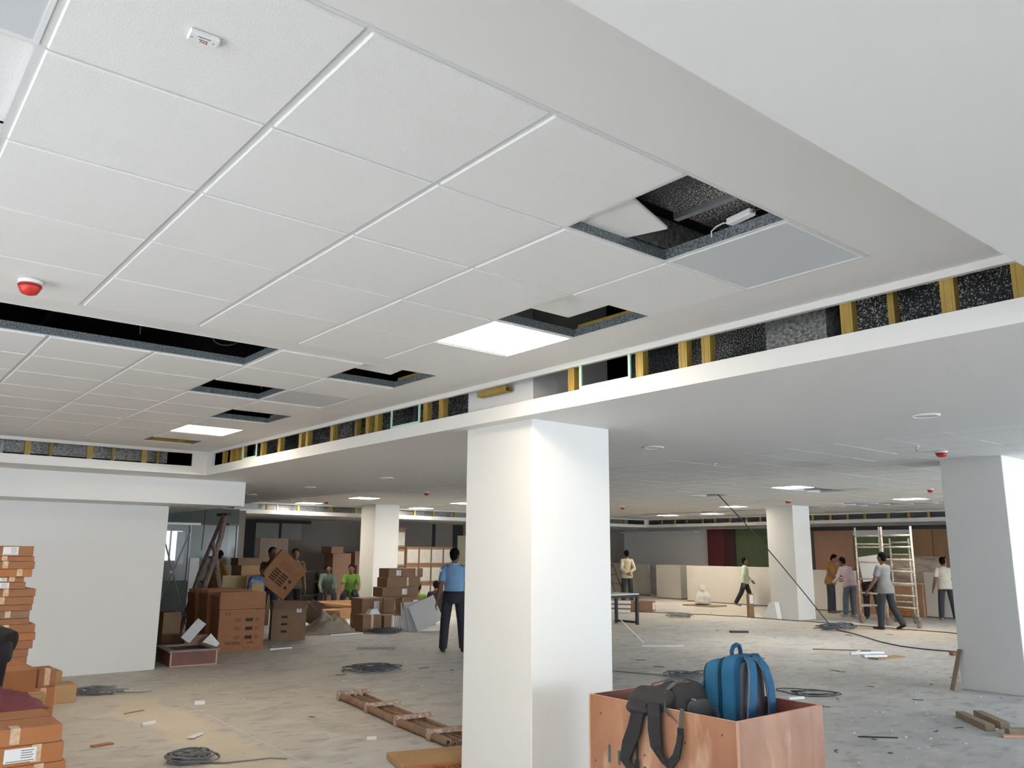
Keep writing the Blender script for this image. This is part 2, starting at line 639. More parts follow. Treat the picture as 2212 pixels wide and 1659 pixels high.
# right back wall (x) with coloured panels
wr = struct('wall_right', boxes((XR, YF, 0, XR + .2, YK, 3.8)), WHITE, 'far white wall carrying maroon and green panels')
MAROON = M('maroon_panel', (116, 58, 58), .6, var=.25, vs=3)
MAROOND = M('dark_maroon_panel', (82, 50, 52), .6)
GREENP = M('green_board', (102, 116, 82), .7, var=.35, vs=7, rgb2=(82, 98, 64))
PINKB = M('pink_gypsum', (176, 134, 112), .75, var=.2, vs=2)
PLYW = M('plywood_sheet', (160, 122, 88), .65, var=.5, vs=4, stretch=(1, 1, .3))
for (y0, y1, z0, z1, mt, nm) in ((19.36, 20.18, 0, 2.55, MAROON, 'panel'), (18.87, 19.36, 0, 2.55, MAROOND, 'panel'), (16.6, 18.87, 0, 2.55, GREENP, 'panel'),
                                 (14.2, 15.64, 0, 2.43, PINKB, 'panel'), (12.3, 14.2, 1.45, 2.25, GREENP, 'panel'), (12.3, 14.2, 0, 1.45, PINKB, 'panel'), (11.62, 12.3, 0, 2.42, PLYW, 'panel'), (10.9, 11.62, 0, 2.42, PLYW, 'panel'),
                                 (10.45, 10.9, 0, 2.42, MAROON, 'panel'), (9.6, 10.45, 0, 2.42, GREENP, 'panel')):
    boxes((XR - .05, y0 + .01, z0, XR, y1 - .01, z1)).build(nm, mt, wr)
boxes((XR - .10, 9.4, 2.43, XR, 15.9, 2.56)).build('lintel', M('charcoal_wood', (66, 62, 60), .7), wr)
boxes((XR - .10, 15.64, 0, XR, 15.82, 2.43)).build('post', M('grey_green_post', (76, 84, 74), .7), wr)
boxes((XR - .30, 20.6, 2.45, XR, 24.6, 2.50)).build('ledge', WHITE, wr)

# wall with the white end on the left of the picture ----------------
struct('wall_middle', boxes((XL, 12.39, 0, 3.745, 12.62, 2.26)), WHITE, 'plain white painted wall behind the carton stacks')
struct('trim_1', boxes((XL, 11.48, 2.252, 4.50, 19.4, ZB + .02)), WHITE, 'low white bulkhead over the end of the white wall')

# columns ----------------------------------------------------------
for i, (cx, cy, w, lab) in enumerate(((3.80, 4.40, .79, 'big white square column in the middle of the picture, nearest one'),
                                      (11.25, 4.00, .75, 'white square column at the edge of the frame'),
                                      (11.35, 19.65, .76, 'white square column rising behind the heap of brown boxes'),
                                      (19.2, 11.90, .79, 'white square column between the walking man and the rolling scaffold'),
                                      (11.30, 11.90, .76, 'white square column hidden behind the nearest column'))):
    if i == 4:
        continue
    o = MB().cbox(w, w, 3.8, .006, Matrix.Translation((cx + w / 2, cy + w / 2, 1.9))).build('column', WHITE)
    tag(o, lab, kind='structure')

# dropped ceiling ----------------------------------------------------
t = .03
mb = boxes((XL, YF, ZB, 32, YN, ZB + t),
           (XB + .03, YN, ZB, X2, YK, ZB + t),
           (XL, YC + .03, ZB, XB + .03, YK, ZB + t),
           (X2, Y3 + .03, ZB, 32, YK, ZB + t),
           (X3 + .03, YN, ZB, 32, Y3 + .03, ZB + t))
struct('ceiling_drop', mb, SOFFIT, 'smooth white dropped plaster ceiling around the recesses')
# faces of the recesses that carry no slot
struct('trim_2', boxes((XL, YN - .02, ZB + t, XB, YN, H + .02), (X2, YN - .02, ZB + t, X3, YN, H + .02), (X2 - .02, YN, ZB + t, X2, Y3, H + .02), (-3.6, YN, ZB + t, -3.58, YC, H + .02)), WHITE, 'plain white upstands of the ceiling recesses')


def fascia(name, axis, pos, a0, a1, solid0, solid1, thick, label):
    """white band, slot and lip running along an axis at pos"""
    mb = MB()

    def bx(p0, p1, z0, z1):
        if axis == 'y':
            mb.box(pos, p0, z0, pos + thick, p1, z1)
        else:
            mb.box(p0, pos, z0, p1, pos + thick, z1)
    bx(a0, a1, ZB - .001, S0)
    bx(a0, a1, S1, H + .012)
    bx(a0, a0 + solid0, S0, S1)
    bx(a1 - solid1, a1, S0, S1)
    return struct(name, mb, WHITE, label)


f1 = fascia('trim_3', 'y', XB, YN, YC, .02, .20, .03, 'white ceiling fascia with an open slot of yellow studs over the column')
f2 = fascia('trim_4', 'x', YC, -3.6, XB + .03, .02, .22, .03, 'white ceiling fascia with an open slot above the white wall')
f3 = fascia('trim_5', 'x', Y3, X2, X3, .02, .1, .03, 'far white ceiling fascia with an open slot behind the carton heap')
f4 = fascia('trim_6', 'y', X3, YN, Y3, .02, .1, .03, 'far white ceiling fascia with an open slot above the half walls')

# yellow metal studs standing in the slots: C-shaped channels
def stud_mesh(w):
    mb = MB()
    mb.box(0, -w / 2, 0, .004, w / 2, S1 - S0 + .16)
    mb.box(.004, -w / 2, 0, .05, -w / 2 + .004, S1 - S0 + .16)
    mb.box(.004, w / 2 - .004, 0, .05, w / 2, S1 - S0 + .16)
    mb.box(-.002, -w / 2 + .012, 0, 0, -w / 2 + .018, S1 - S0 + .16)
    mb.box(-.002, w / 2 - .018, 0, 0, w / 2 - .012, S1 - S0 + .16)
    return mb.mesh('stud', STUD)


sm = stud_mesh(.06)
smn = stud_mesh(.03)
for y in (3.89, 3.283, 2.947, 2.781, 1.937, 1.461, 1.17, 5.657, 5.425, 6.622, 6.46, 7.326, 7.88, 8.04, 8.563, 9.05, 9.63, 9.80, 9.99, 10.25):
    link('stud', sm, f1, (XB + .032, y, S0 - .08))
for y in (1.757, 7.0, 8.8):
    link('stud', smn, f1, (XB + .12, y, S0 - .08))
for x in (.3, .97, 1.625, 2.283, 2.901):
    link('stud', sm, f2, (x, YC + .032, S0 - .08), (0, 0, R_(90)))
for x in (1.887, 2.568, 3.1):
    link('stud', smn, f2, (x, YC + .16, S0 - .08), (0, 0, R_(90)))
for x in (9.0, 9.9, 10.9, 11.6, 12.2, 12.9, 13.7, 14.4, 15.2, 16.1, 17, 18, 19, 20, 21, 22, 23):
    link('stud', sm, f3, (x, Y3 + .032, S0 - .08), (0, 0, R_(90)))
for y in [20.6 - .62 * k for k in range(26)]:
    link('stud', sm, f4, (X3 + .032, y + RND.uniform(-.08, .08), S0 - .08))

# cut-outs edged with pale green gypsum board, in the slot of the near fascia
for (y1, y0) in ((3.782, 3.332), (6.158, 5.698), (9.548, 9.131)):
    mb = MB()
    e, zz0, zz1 = .018, S0 + .001, S1 - .001
    mb.box(XB + .002, y0, zz0, XB + .014, y0 + e, zz1).box(XB + .002, y1 - e, zz0, XB + .014, y1, zz1).box(XB + .002, y0 + e, zz0, XB + .014, y1 - e, zz0 + e)
    mb.build('opening_frame', MINT, f1)
mb = MB()
mb.box(12.0, Y3 + .03, S0, 12.03, Y3 + .05, S1).box(12.6, Y3 + .03, S0, 12.63, Y3 + .05, S1).box(12.0, Y3 + .03, S0, 12.63, Y3 + .05, S0 + .03).box(12.0, Y3 + .03, S1 - .03, 12.63, Y3 + .05, S1)
mb.build('opening_frame', PLASTIC, f3)
# yellow channel lying on top of the column inside the slot
mb = boxes((XB + .04, 4.60, S1 - .045, XB + .10, 4.95, S1 - .04), (XB + .04, 4.60, S1 - .04, XB + .045, 4.95, S1 - .005), (XB + .095, 4.60, S1 - .04, XB + .10, 4.95, S1 - .005))
mb.build('channel', STUD, f1)

# air ducts above the dropped ceilings ---------------------------------
def duct(name, bs, mat, label):
    r = boxes(bs).build(name, mat)
    x0, y0, z0, x1, y1, z1 = bs
    # flanged joints
    alongy = (y1 - y0) > (x1 - x0)
    L = (y1 - y0) if alongy else (x1 - x0)
    k = 1
    while k * 1.2 < L:
        mb = MB()
        if alongy:
            yy = y0 + k * 1.2
            mb.box(x0 - .02, yy - .015, z0 - .02, x1 + .02, yy + .015, z1 + .02)
        else:
            xx = x0 + k * 1.2
            mb.box(xx - .015, y0 - .02, z0 - .02, xx + .015, y1 + .02, z1 + .02)
        mb.build('flange', GALV, r)
        k += 1
    tag(r, label, 'duct')
    return r


duct('air_duct', (4.15, 5.3, 2.645, 4.75, 10.4, 3.15), DUCT, 'black speckled air duct seen through the slot beyond the column')
duct('air_duct', (4.05, .95, 2.645, 4.7, 2.15, 3.2), DUCT, 'black speckled air duct behind the slot by the picture edge')
duct('air_duct', (3.95, 2.18, 2.645, 4.4, 2.55, 2.98), SILVER, 'short silver foil duct piece bright in the near slot')
duct('air_duct', (4.2, 2.6, 2.645, 4.75, 3.8, 3.1), DUCT, 'black speckled air duct behind the green edged opening')
duct('air_duct', (-3.4, 11.02, 2.74, 3.25, 11.6, 3.1), SILVER, 'long silver foil duct behind the slot above the white wall')
for bx_ in (-3.0, -1.5, 0.0, 1.5, 3.0):
    boxes((bx_, 11.1, ZB + .03, bx_ + .04, 11.5, 2.74)).build('bracket', PLEN, bpy.data.objects['air_duct.004'])
duct('air_duct', (8.2, Y3 + .3, 2.645, 23.5, Y3 + .9, 3.1), SILVER, 'silver duct behind the far slot over the carton heap')
duct('air_duct', (1.3, .98, 3.0, 3.3, 1.98, 3.5), DUCT, 'black speckled duct above the open ceiling square')
duct('air_duct', (2.2, 2.20, 2.96, 3.22, 2.36, 3.10), SILVER, 'grey metal channel above the open ceiling square')

# tile ceilings --------------------------------------------------------
GX0, GY0, GY1 = .8475, 2.1854, 4.80
c1 = struct('ceiling_recess', boxes((-3.6, YN, H, XB, GY0 - .604, H + .012), (-3.6, GY0 - .604, H, -1.5525, GY1 + 5.3, H + .012), (3.2475, GY0 - .604, H, XB, YC, H + .012),
                                    (-1.5525, GY0 + 2.385, H, 3.2475, GY1, H + .012), (-3.6, GY1 + 5.3, H, 3.2475, YC, H + .012)), SOFFIT, 'near ceiling recess of white square tiles with several left open')


def tile_mesh(sx, sy):
    return MB().cbox(sx, sy, .016, .004).mesh('tile', TILE)


T6 = tile_mesh(.578, .588)
ROWS1 = [GY0 - .6 + .6 * j for j in range(5)]            # j = -1 .. 3
COLS = [GX0 + .6 * i for i in range(-4, 4)]              # i = -4 .. 3
open1 = {(2, -1), (3, -1), (3, 1), (3, 2), (-2, 0), (-2, -1)}
for i in range(-4, 4):
    for j in range(-1, 4):
        if (i, j) in open1:
            continue
        x, y = GX0 + .6 * i + .3, GY0 + .6 * j + .3
        if j == 3:
            link('tile', T6, c1, (x, y - .007, H - .002 + RND.uniform(-.001, .001)))
        else:
            link('tile', T6, c1, (x, y, H - .002 + RND.uniform(-.001, .001)))
PY2 = .603
open2 = {(i, 0) for i in range(-4, 2)} | {(2, 2), (3, 0), (3, 2), (3, 4), (3, 6), (3, 8)}
T5 = tile_mesh(.578, .49)
for i in range(-4, 4):
    for j in range(9):
        if (i, j) in open2:
            continue
        x = GX0 + .6 * i + .3
        if j == 8:
            link('tile', T5, c1, (x, GY1 + 8 * PY2 + .245, H - .002))
        else:
            link('tile', T6, c1, (x, GY1 + j * PY2 + .3, H - .002 + RND.uniform(-.001, .001)))


def tbar(x0, y0, x1, y1, par, w, z=H, mat=TBAR):
    mb = MB()
    if abs(x1 - x0) > abs(y1 - y0):
        mb.box(x0, y0 - w / 2, z, x1, y0 + w / 2, z + .002)
        mb.box(x0, y0 - .002, z + .002, x1, y0 + .002, z + .04)
    else:
        mb.box(x0 - w / 2, y0, z, x0 + w / 2, y1, z + .002)
        mb.box(x0 - .002, y0, z + .002, x0 + .002, y1, z + .04)
    return mb.build('grid_bar', mat, par)


for i in range(-4, 5):
    x = GX0 + .6 * i
    tbar(x, GY0 - .604, x, GY0 + 2.385, c1, .024, H - .003)
    tbar(x, GY1 + (PY2 if i < 2 else 0), x, GY1 + 5.3, c1, .024, H - .003)
for j in range(-1, 5):
    y = GY0 + .6 * j
    if j == 4:
        y = GY0 + 2.378
    tbar(-1.5525, y, 3.2475, y, c1, .014, H - .002)
for j in range(9):
    tbar(-1.5525, GY1 + j * PY2, 3.2475, GY1 + j * PY2, c1, .014, H - .002)
# perforated steel angles edging the open squares
def rim(x0, y0, x1, y1, sides, par=c1):
    for s in sides:
        mb = MB()
        if s == 'f':
            mb.box(x0, y1 - .003, H + .004, x1, y1, H + .05)
        if s == 'n':
            mb.box(x0, y0, H + .004, x1, y0 + .003, H + .05)
        if s == 'r':
            mb.box(x1 - .003, y0, H + .004, x1, y1, H + .05)
        if s == 'l':
            mb.box(x0, y0, H + .004, x0 + .003, y1, H + .05)
        mb.build('edge_angle', STEELP, par)


rim(GX0 + 1.2, GY0 - .6, GX0 + 1.8, GY0, 'fr')
rim(GX0 + 1.8, GY0 + .6, GX0 + 2.4, GY0 + 1.2, 'fr')
rim(-1.5525, GY1, GX0 + 1.2, GY1 + PY2, 'fr')
rim(GX0 + 1.2, GY1 + 2 * PY2, GX0 + 1.8, GY1 + 3 * PY2, 'fr')
for k in (0, 2, 4, 8):
    rim(GX0 + 1.8, GY1 + k * PY2, GX0 + 2.4, GY1 + (k + 1) * PY2 - (.1 if k == 8 else 0), 'fr')
# yellow channels showing along the open squares
for (x, y0, y1) in ((GX0 + 2.4, GY0 + .62, GY0 + 1.18), (GX0 + 2.4, GY1 + .02, GY1 + .58), (GX0 + 2.4, GY1 + 4 * PY2, GY1 + 5 * PY2), (GX0 + 2.4, GY1 + 8 * PY2, GY1 + 5.28)):
    boxes((x + .012, y0, H + .012, x + .05, y1, H + .075)).build('channel', STUD, c1)
boxes((GX0 + 1.8, GY1 + 5.3, H + .012, GX0 + 2.4, GY1 + 5.34, H + .09)).build('channel', STUD, c1)
# tiles pushed aside into the open squares
tilt = MB().cbox(.578, .588, .016, .004).mesh('tile', TILE)
o = link('tile', tilt, c1, (2.094, 2.20, H + .05), (0, 0, R_(18)))
o = link('tile', T6, c1, (GX0 + 1.8 + .11, GY0 + .6 + .14, H + .055))
o = link('tile', T6, c1, (GX0 + 1.8 + .10, GY1 + .10, H + .06), (0, R_(3), R_(-6)))
o = link('tile', T6, c1, (GX0 - 1.2 + .44, GY0 + .3, H + .05), (0, 0, 0))


def ceiling_panel(x, y, lit, label, sx=.585, sy=.588, z=H, group=None):
    r = empty('ceiling_light', (x, y, z))
    mb = MB()
    w = .012
    mb.box(-sx / 2, -sy / 2, -.006, sx / 2, -sy / 2 + w, .01).box(-sx / 2, sy / 2 - w, -.006, sx / 2, sy / 2, .01)
    mb.box(-sx / 2, -sy / 2 + w, -.006, -sx / 2 + w, sy / 2 - w, .01).box(sx / 2 - w, -sy / 2 + w, -.006, sx / 2, sy / 2 - w, .01)
    mb.build('frame', PLASTIC, r)
    MB().box(-sx / 2 + w, -sy / 2 + w, -.003, sx / 2 - w, sy / 2 - w, .004).build('diffuser', (LEDM if x < 5 else LEDF) if lit else PANEL, r)
    MB().box(-sx / 2, -sy / 2, .011, sx / 2, sy / 2, .02).build('back_plate', GALV, r)
    tag(r, label, 'ceiling light', group)
    return r


ceiling_panel(GX0 + 2.1, GY0 + 1.5, True, 'large lit square ceiling panel nearest the camera, beside an open square')
ceiling_panel(GX0 + 2.1, GY1 + 6.5 * PY2, True, 'lit square ceiling panel above the far corner of the near recess')
ceiling_panel(GX0 + 2.1, GY0 - .3, False, 'unlit grey ceiling panel beside the open square with the driver box')
ceiling_panel(GX0 + 2.1, GY1 + 2.5 * PY2, False, 'unlit grey ceiling panel between two open squares, over the fascia')
ceiling_panel(GX0 - .9, GY0 - .3, False, 'unlit grey ceiling panel at the top corner of the picture')

# LED driver box resting by the open square
r = empty('led_driver', (2.615, 1.77, H + .06), R_(-10))
r.scale = (.75, .75, .75)
MB().cbox(.05, .17, .035, .005).build('case', PLASTIC, r)
MB().tube([(0, .085, 0), (0, .13, .012), (-.01, .17, .005), (-.03, .19, -.02), (-.02, .2, -.05)], .004).build('wire', PLASTIC, r)
MB().tube([(0, -.085, 0), (.01, -.13, .0), (.02, -.17, .02)], .004).build('wire', BLACK, r)
tag(r, 'white driver box with wires in the open ceiling square', 'driver box')

# second recess: ceiling with faint tiles --------------------------------
G2X, G2Y, NX2, NY2 = 7.20, 1.2, 27, 33
c2 = struct('ceiling_beyond', boxes((X2, YN, H, G2X, Y3, H + .012), (G2X + NX2 * .6, YN, H, X3, Y3, H + .012), (G2X, YN, H, G2X + NX2 * .6, G2Y, H + .012), (G2X, G2Y + NY2 * .6, H, G2X + NX2 * .6, Y3, H + .012)), SOFFIT, 'long far ceiling recess of white tiles with small lit panels')


def cell(x, y):
    return int((x - G2X) // .6), int((y - G2Y) // .6)


lights2 = [(10.2, 20.55, 'lit ceiling panel above the far fascia, leftmost of the far lights'), (10.2, 17.9, 'lit ceiling panel just in front of the column behind the boxes'), (13.3, 20.55, 'lit ceiling panel close to the far fascia beyond that column'),
           (12.95, 17.85, 'lit ceiling panel half hidden by the big middle column'), (13.83, 8.72, 'brightest far lit panel next to a dark open square'), (18.6, 13.7, 'lit far panel crossed by the hanging cable, upper of two'),
           (21.8, 16.2, 'lit far panel crossed by the hanging cable, lower of two'), (21.6, 18.5, 'lit far panel above the man with hands behind his back'), (18.8, 8.67, 'lit far panel over the rolling scaffold')]
lc = {cell(x, y): lab for x, y, lab in lights2}
holes2 = {cell(14.5, 8.65), cell(15.0, 8.65), cell(14.95, 11.08), cell(19.4, 10.6), cell(20.0, 10.6), cell(20.0, 10.0)}
slotcol = cell(20.5, 10)[0]
gray2 = {cell(10.5, 6.24), cell(11.9, 5.0), cell(9.6, 3.3), cell(15.6, 8.0), cell(13.0, 13.0)}
allc = []
for i in range(NX2):
    for j in range(NY2):
        x, y = G2X + .6 * i + .3, G2Y + .6 * j + .3
        if (i, j) in holes2 or (i == slotcol and 3 < y < 19.2):
            continue
        if (i, j) in lc:
            ceiling_panel(x, y, True, lc[(i, j)])
            continue
        ang = math.degrees(math.atan2(x, y))
        inview = 46.5 < ang < 67 or 21 < ang < 37
        allc.append((0 if inview else 1, math.hypot(x, y), x, y, (i, j)))
allc.sort()
TG = MB().cbox(.588, .588, .016, .004).mesh('tile', PANEL)
T62 = MB().cbox(.592, .592, .016, .004).mesh('tile', TILE)
rest = MB()
for k, (_, d, x, y, ij) in enumerate(allc):
    z = H - .002 + RND.uniform(-.0015, .0015)
    if k < 190:
        link('tile', TG if ij in gray2 else T62, c2, (x, y, z))
    else:
        rest.box(x - .296, y - .296, z - .008, x + .296, y + .296, z + .008)
o = rest.build('tile_field', TILE, c2)
o['kind'] = 'stuff'
for i in range(NX2 + 1):
    tbar(G2X + .6 * i, G2Y, G2X + .6 * i, G2Y + NY2 * .6, c2, .016, H - .003)
for j in range(NY2 + 1):
    tbar(G2X, G2Y + .6 * j, G2X + NX2 * .6, G2Y + .6 * j, c2, .012, H - .003)

# small ceiling fittings ---------------------------------------------------
def lathe(mb, prof, n=16, c=(0, 0, 0)):
    rings = [[Vector((c[0] + r * math.cos(2 * math.pi * k / n), c[1] + r * math.sin(2 * math.pi * k / n), c[2] + z)) for k in range(n)] for r, z in prof]
    return mb.loft(rings)


def detector(x, y, label, s=1.0, z=H):
    r = empty('smoke_detector', (x, y, z - .01))
    lathe(MB(), [(.05 * s, 0), (.056 * s, -.004), (.056 * s, -.018), (.05 * s, -.022)]).build('base', PLASTIC, r, True)
    lathe(MB(), [(.052 * s, -.022), (.054 * s, -.028), (.046 * s, -.05), (.036 * s, -.066), (.02 * s, -.072), (.004, -.073)]).build('dust_cap', REDP, r, True)
    lathe(MB(), [(.0535 * s, -.029), (.0545 * s, -.030), (.0525 * s, -.036), (.0515 * s, -.035)]).build('vent_ring', M('dark_red', (120, 24, 22), .5), r, True)
    tag(r, label, 'smoke detector', 'red capped smoke detectors')


detector(.569, 4.27, 'red capped smoke detector beside the long dark ceiling slot, nearest one', .95)
detector(9.76, 14.76, 'small red smoke detector left of the big column')
detector(9.79, 19.45, 'tiny red smoke detector near the leftmost far light')
detector(10.3, 4.32, 'red smoke detector in front of the column at the frame edge', 1.25)
detector(16.83, 15.66, 'tiny red smoke detector above the man with hands behind his back', 1.2)
detector(17.4, 10.88, 'small red smoke detector over the column by the scaffold', 1.3)
detector(16.14, 7.04, 'tiny red smoke detector near the far right lit panel')
for (x, y, lab) in ((5.716, 2.475, 'white round unlit downlight on the dropped ceiling, largest one'), (5.687, 4.894, 'white round unlit downlight just beside the big column'), (5.57, 9.387, 'white round unlit downlight left of the big column, upper one'),
                    (5.561, 11.62, 'white round unlit downlight middle of the three left of the column'), (5.592, 13.94, 'white round unlit downlight next to the bulkhead end')):
    r = empty('downlight', (x, y, ZB))
    lathe(MB(), [(.092, 0), (.092, -.006), (.08, -.012), (.074, -.008), (.07, 0)], 24).build('trim_ring', PLASTIC, r, True)
    lathe(MB(), [(.072, -.002), (.072, -.005), (.001, -.005)], 24).build('lens', M('opal_lens', (224, 224, 222), .3), r, True)
    tag(r, label=lab, cat='downlight', group='round downlights')
for (x, y, lab) in ((9.61, 4.297, 'small sprinkler head beside the red detector at the frame edge'), (9.484, 7.059, 'small sprinkler head on the far tiles beside the big column')):
    r = empty('sprinkler', (x, y, H - .01))
    lathe(MB(), [(.04, 0), (.04, -.004), (.012, -.008), (.012, -.04), (.004, -.042)]).build('escutcheon', PLASTIC, r, True)
    lathe(MB(), [(.022, -.05), (.024, -.053), (.002, -.055)]).build('deflector', GALV, r)
    MB().cyl((0, 0, -.04), (0, 0, -.052), .004).build('frame_arm', GALV, r)
    tag(r, lab, 'sprinkler')
# fire indicator box with its print
r = empty('indicator_box', (.545, 1.868, H - .01), R_(-4))
r.scale = (.57, .57, .57)
MB().cbox(.125, .075, .022, .005, Matrix.Translation((0, 0, -.011))).build('case', PLASTIC, r)
MB().cbox(.018, .06, .018, .003, Matrix.Translation((.056, 0, -.012))).build('end_cap', PLASTIC, r)
rotd = (R_(180), 0, R_(180))
textmesh('FIRE', .018, M('red_print', (190, 40, 40), .6), r, (.004, .016, -.0225), (R_(180), 0, 0))
textmesh('RESPONSE', .008, BLACK, r, (.0, .001, -.0225), (R_(180), 0, 0))
textmesh('INDICATOR', .010, BLACK, r, (.0, -.018, -.0225), (R_(180), 0, 0))
for sx in (-.048, .042):
    lathe(MB(), [(.004, -.022), (.004, -.0235), (.001, -.0235)], 8, (sx, 0, 0)).build('screw', GALV, r)
tag(r, 'small white box with red FIRE print on a ceiling tile', 'indicator box')
# hanger wires and loops in the long dark opening
for (x, y) in ((1.28, 5.1), (.2, 5.2), (2.52, 6.25)):
    o = MB().tube([(x, y, H + .02), (x + .003, y, H + .4), (x, y, 3.79)], .0025, 5).build('hanger_wire', GALV, c1)
o = MB().tube([(1.80 + .09 * math.cos(a), 5.1 + .03 * math.sin(2 * a), H + .12 + .08 * math.sin(a)) for a in [k * .3 for k in range(20)]], .004, 5).build('wire_loop', CABLED, c1)
for (x0, y0, x1, y1) in ((1.0, 4.9, 1.05, 10.0), (-1.5, 5.9, 3.2, 6.0), (-1.5, 3.2, 3.2, 3.3)):
    mb = MB()
    mb.box(x0, y0, 3.25, x1, y1, 3.3)
    mb.build('ceiling_hanger_rail', M('dull_steel', (90, 92, 94), .5, .6), c1)
# ================================================================== people
SKIN = M('skin_brown', (120, 82, 62), .6)
HAIR = M('black_hair', (22, 20, 20), .95, bump=.3, bs=90, spec=.1)
EYEW = M('eye_dark', (30, 22, 20), .3)


def remesh(mb, voxel, smooth_it=3):
    me = mb.mesh('tmp')
    o = bpy.data.objects.new('tmp', me)
    COL.objects.link(o)
    r = o.modifiers.new('r', 'REMESH')
    r.mode = 'VOXEL'
    r.voxel_size = voxel
    r.use_smooth_shade = True
    s = o.modifiers.new('s', 'SMOOTH')
    s.iterations = smooth_it
    s.factor = .5
    dg = bpy.context.evaluated_depsgraph_get()
    out = bpy.data.meshes.new_from_object(o.evaluated_get(dg))
    bpy.data.objects.remove(o)
    bpy.data.meshes.remove(me)
    return out


def limb(mb, a, b, ra, rb, capa=True, capb=True, n=12, flat=None):
    """tapered rounded limb; flat = (axis vector, factor) squashes the section"""
    a, b = Vector(a), Vector(b)
    d = (b - a).normalized()
    u = d.cross(Vector((0, 1, 0)) if abs(d.y) < .8 else Vector((1, 0, 0))).normalized()
    w = d.cross(u)
    if flat:
        w = (Vector(flat[0]) - d * d.dot(Vector(flat[0]))).normalized()
        u = w.cross(d)
    k = flat[1] if flat else 1.0

    def ring(c, r):
        r = max(r, .001)
        return [c + u * (r * math.cos(t)) + w * (r * k * math.sin(t)) for t in [2 * math.pi * i / n for i in range(n)]]
    rings = []
    if capa:
        for q in (80, 55, 25):
            rings.append(ring(a - d * ra * math.sin(R_(q)), ra * math.cos(R_(q))))
    for s in (0, .33, .66, 1):
        rings.append(ring(a.lerp(b, s), ra + (rb - ra) * s))
    if capb:
        for q in (25, 55, 80):
            rings.append(ring(b + d * rb * math.sin(R_(q)), rb * math.cos(R_(q))))
    mb.loft(rings)


def torso(mb, P, upv, right, fwd, s, secs):
    """stacked elliptic sections: (height, half width, half depth, forward shift)"""
    rings = []
    for h, w, d, sh in secs:
        c = P + upv * h * s + fwd * sh * s
        rings.append([c + right * (w * s * math.cos(t)) + fwd * (d * s * math.sin(t)) for t in [2 * math.pi * i / 18 for i in range(18)]])
    mb.loft(rings)


def hand(mb, wrist, d, palm_n, thumb_dir, s, curl=.5):
    """palm and five curled fingers; d along the forearm, palm_n out of the palm"""
    d = Vector(d).normalized()
    pn = (Vector(palm_n) - d * d.dot(Vector(palm_n))).normalized()
    side = d.cross(pn)
    if side.dot(Vector(thumb_dir)) < 0:
        side = -side
    limb(mb, wrist, wrist + d * .075 * s, .026 * s, .036 * s, flat=(pn, .5))
    for k, L in enumerate((.072, .08, .075, .058)):
        base = wrist + d * .085 * s + side * (.027 - .018 * k) * s
        p, dd = base, d.copy()
        for q in range(3):
            ang = curl * (.5 + .35 * q)
            dd = (d * math.cos(ang) + pn * math.sin(ang)).normalized()
            e = p + dd * L * s * (.46, .30, .24)[q]
            limb(mb, p, e, (.0098 - .0008 * q) * s, (.009 - .0008 * q) * s, n=8)
            p = e
    tb = wrist + d * .03 * s + side * .024 * s
    t1 = tb + (d * .5 + side * .75 + pn * .35).normalized() * .045 * s
    t2 = t1 + (d * .85 + side * .2 + pn * .45).normalized() * .034 * s
    limb(mb, tb, t1, .0125 * s, .0105 * s, n=8)
    limb(mb, t1, t2, .0105 * s, .009 * s, n=8)


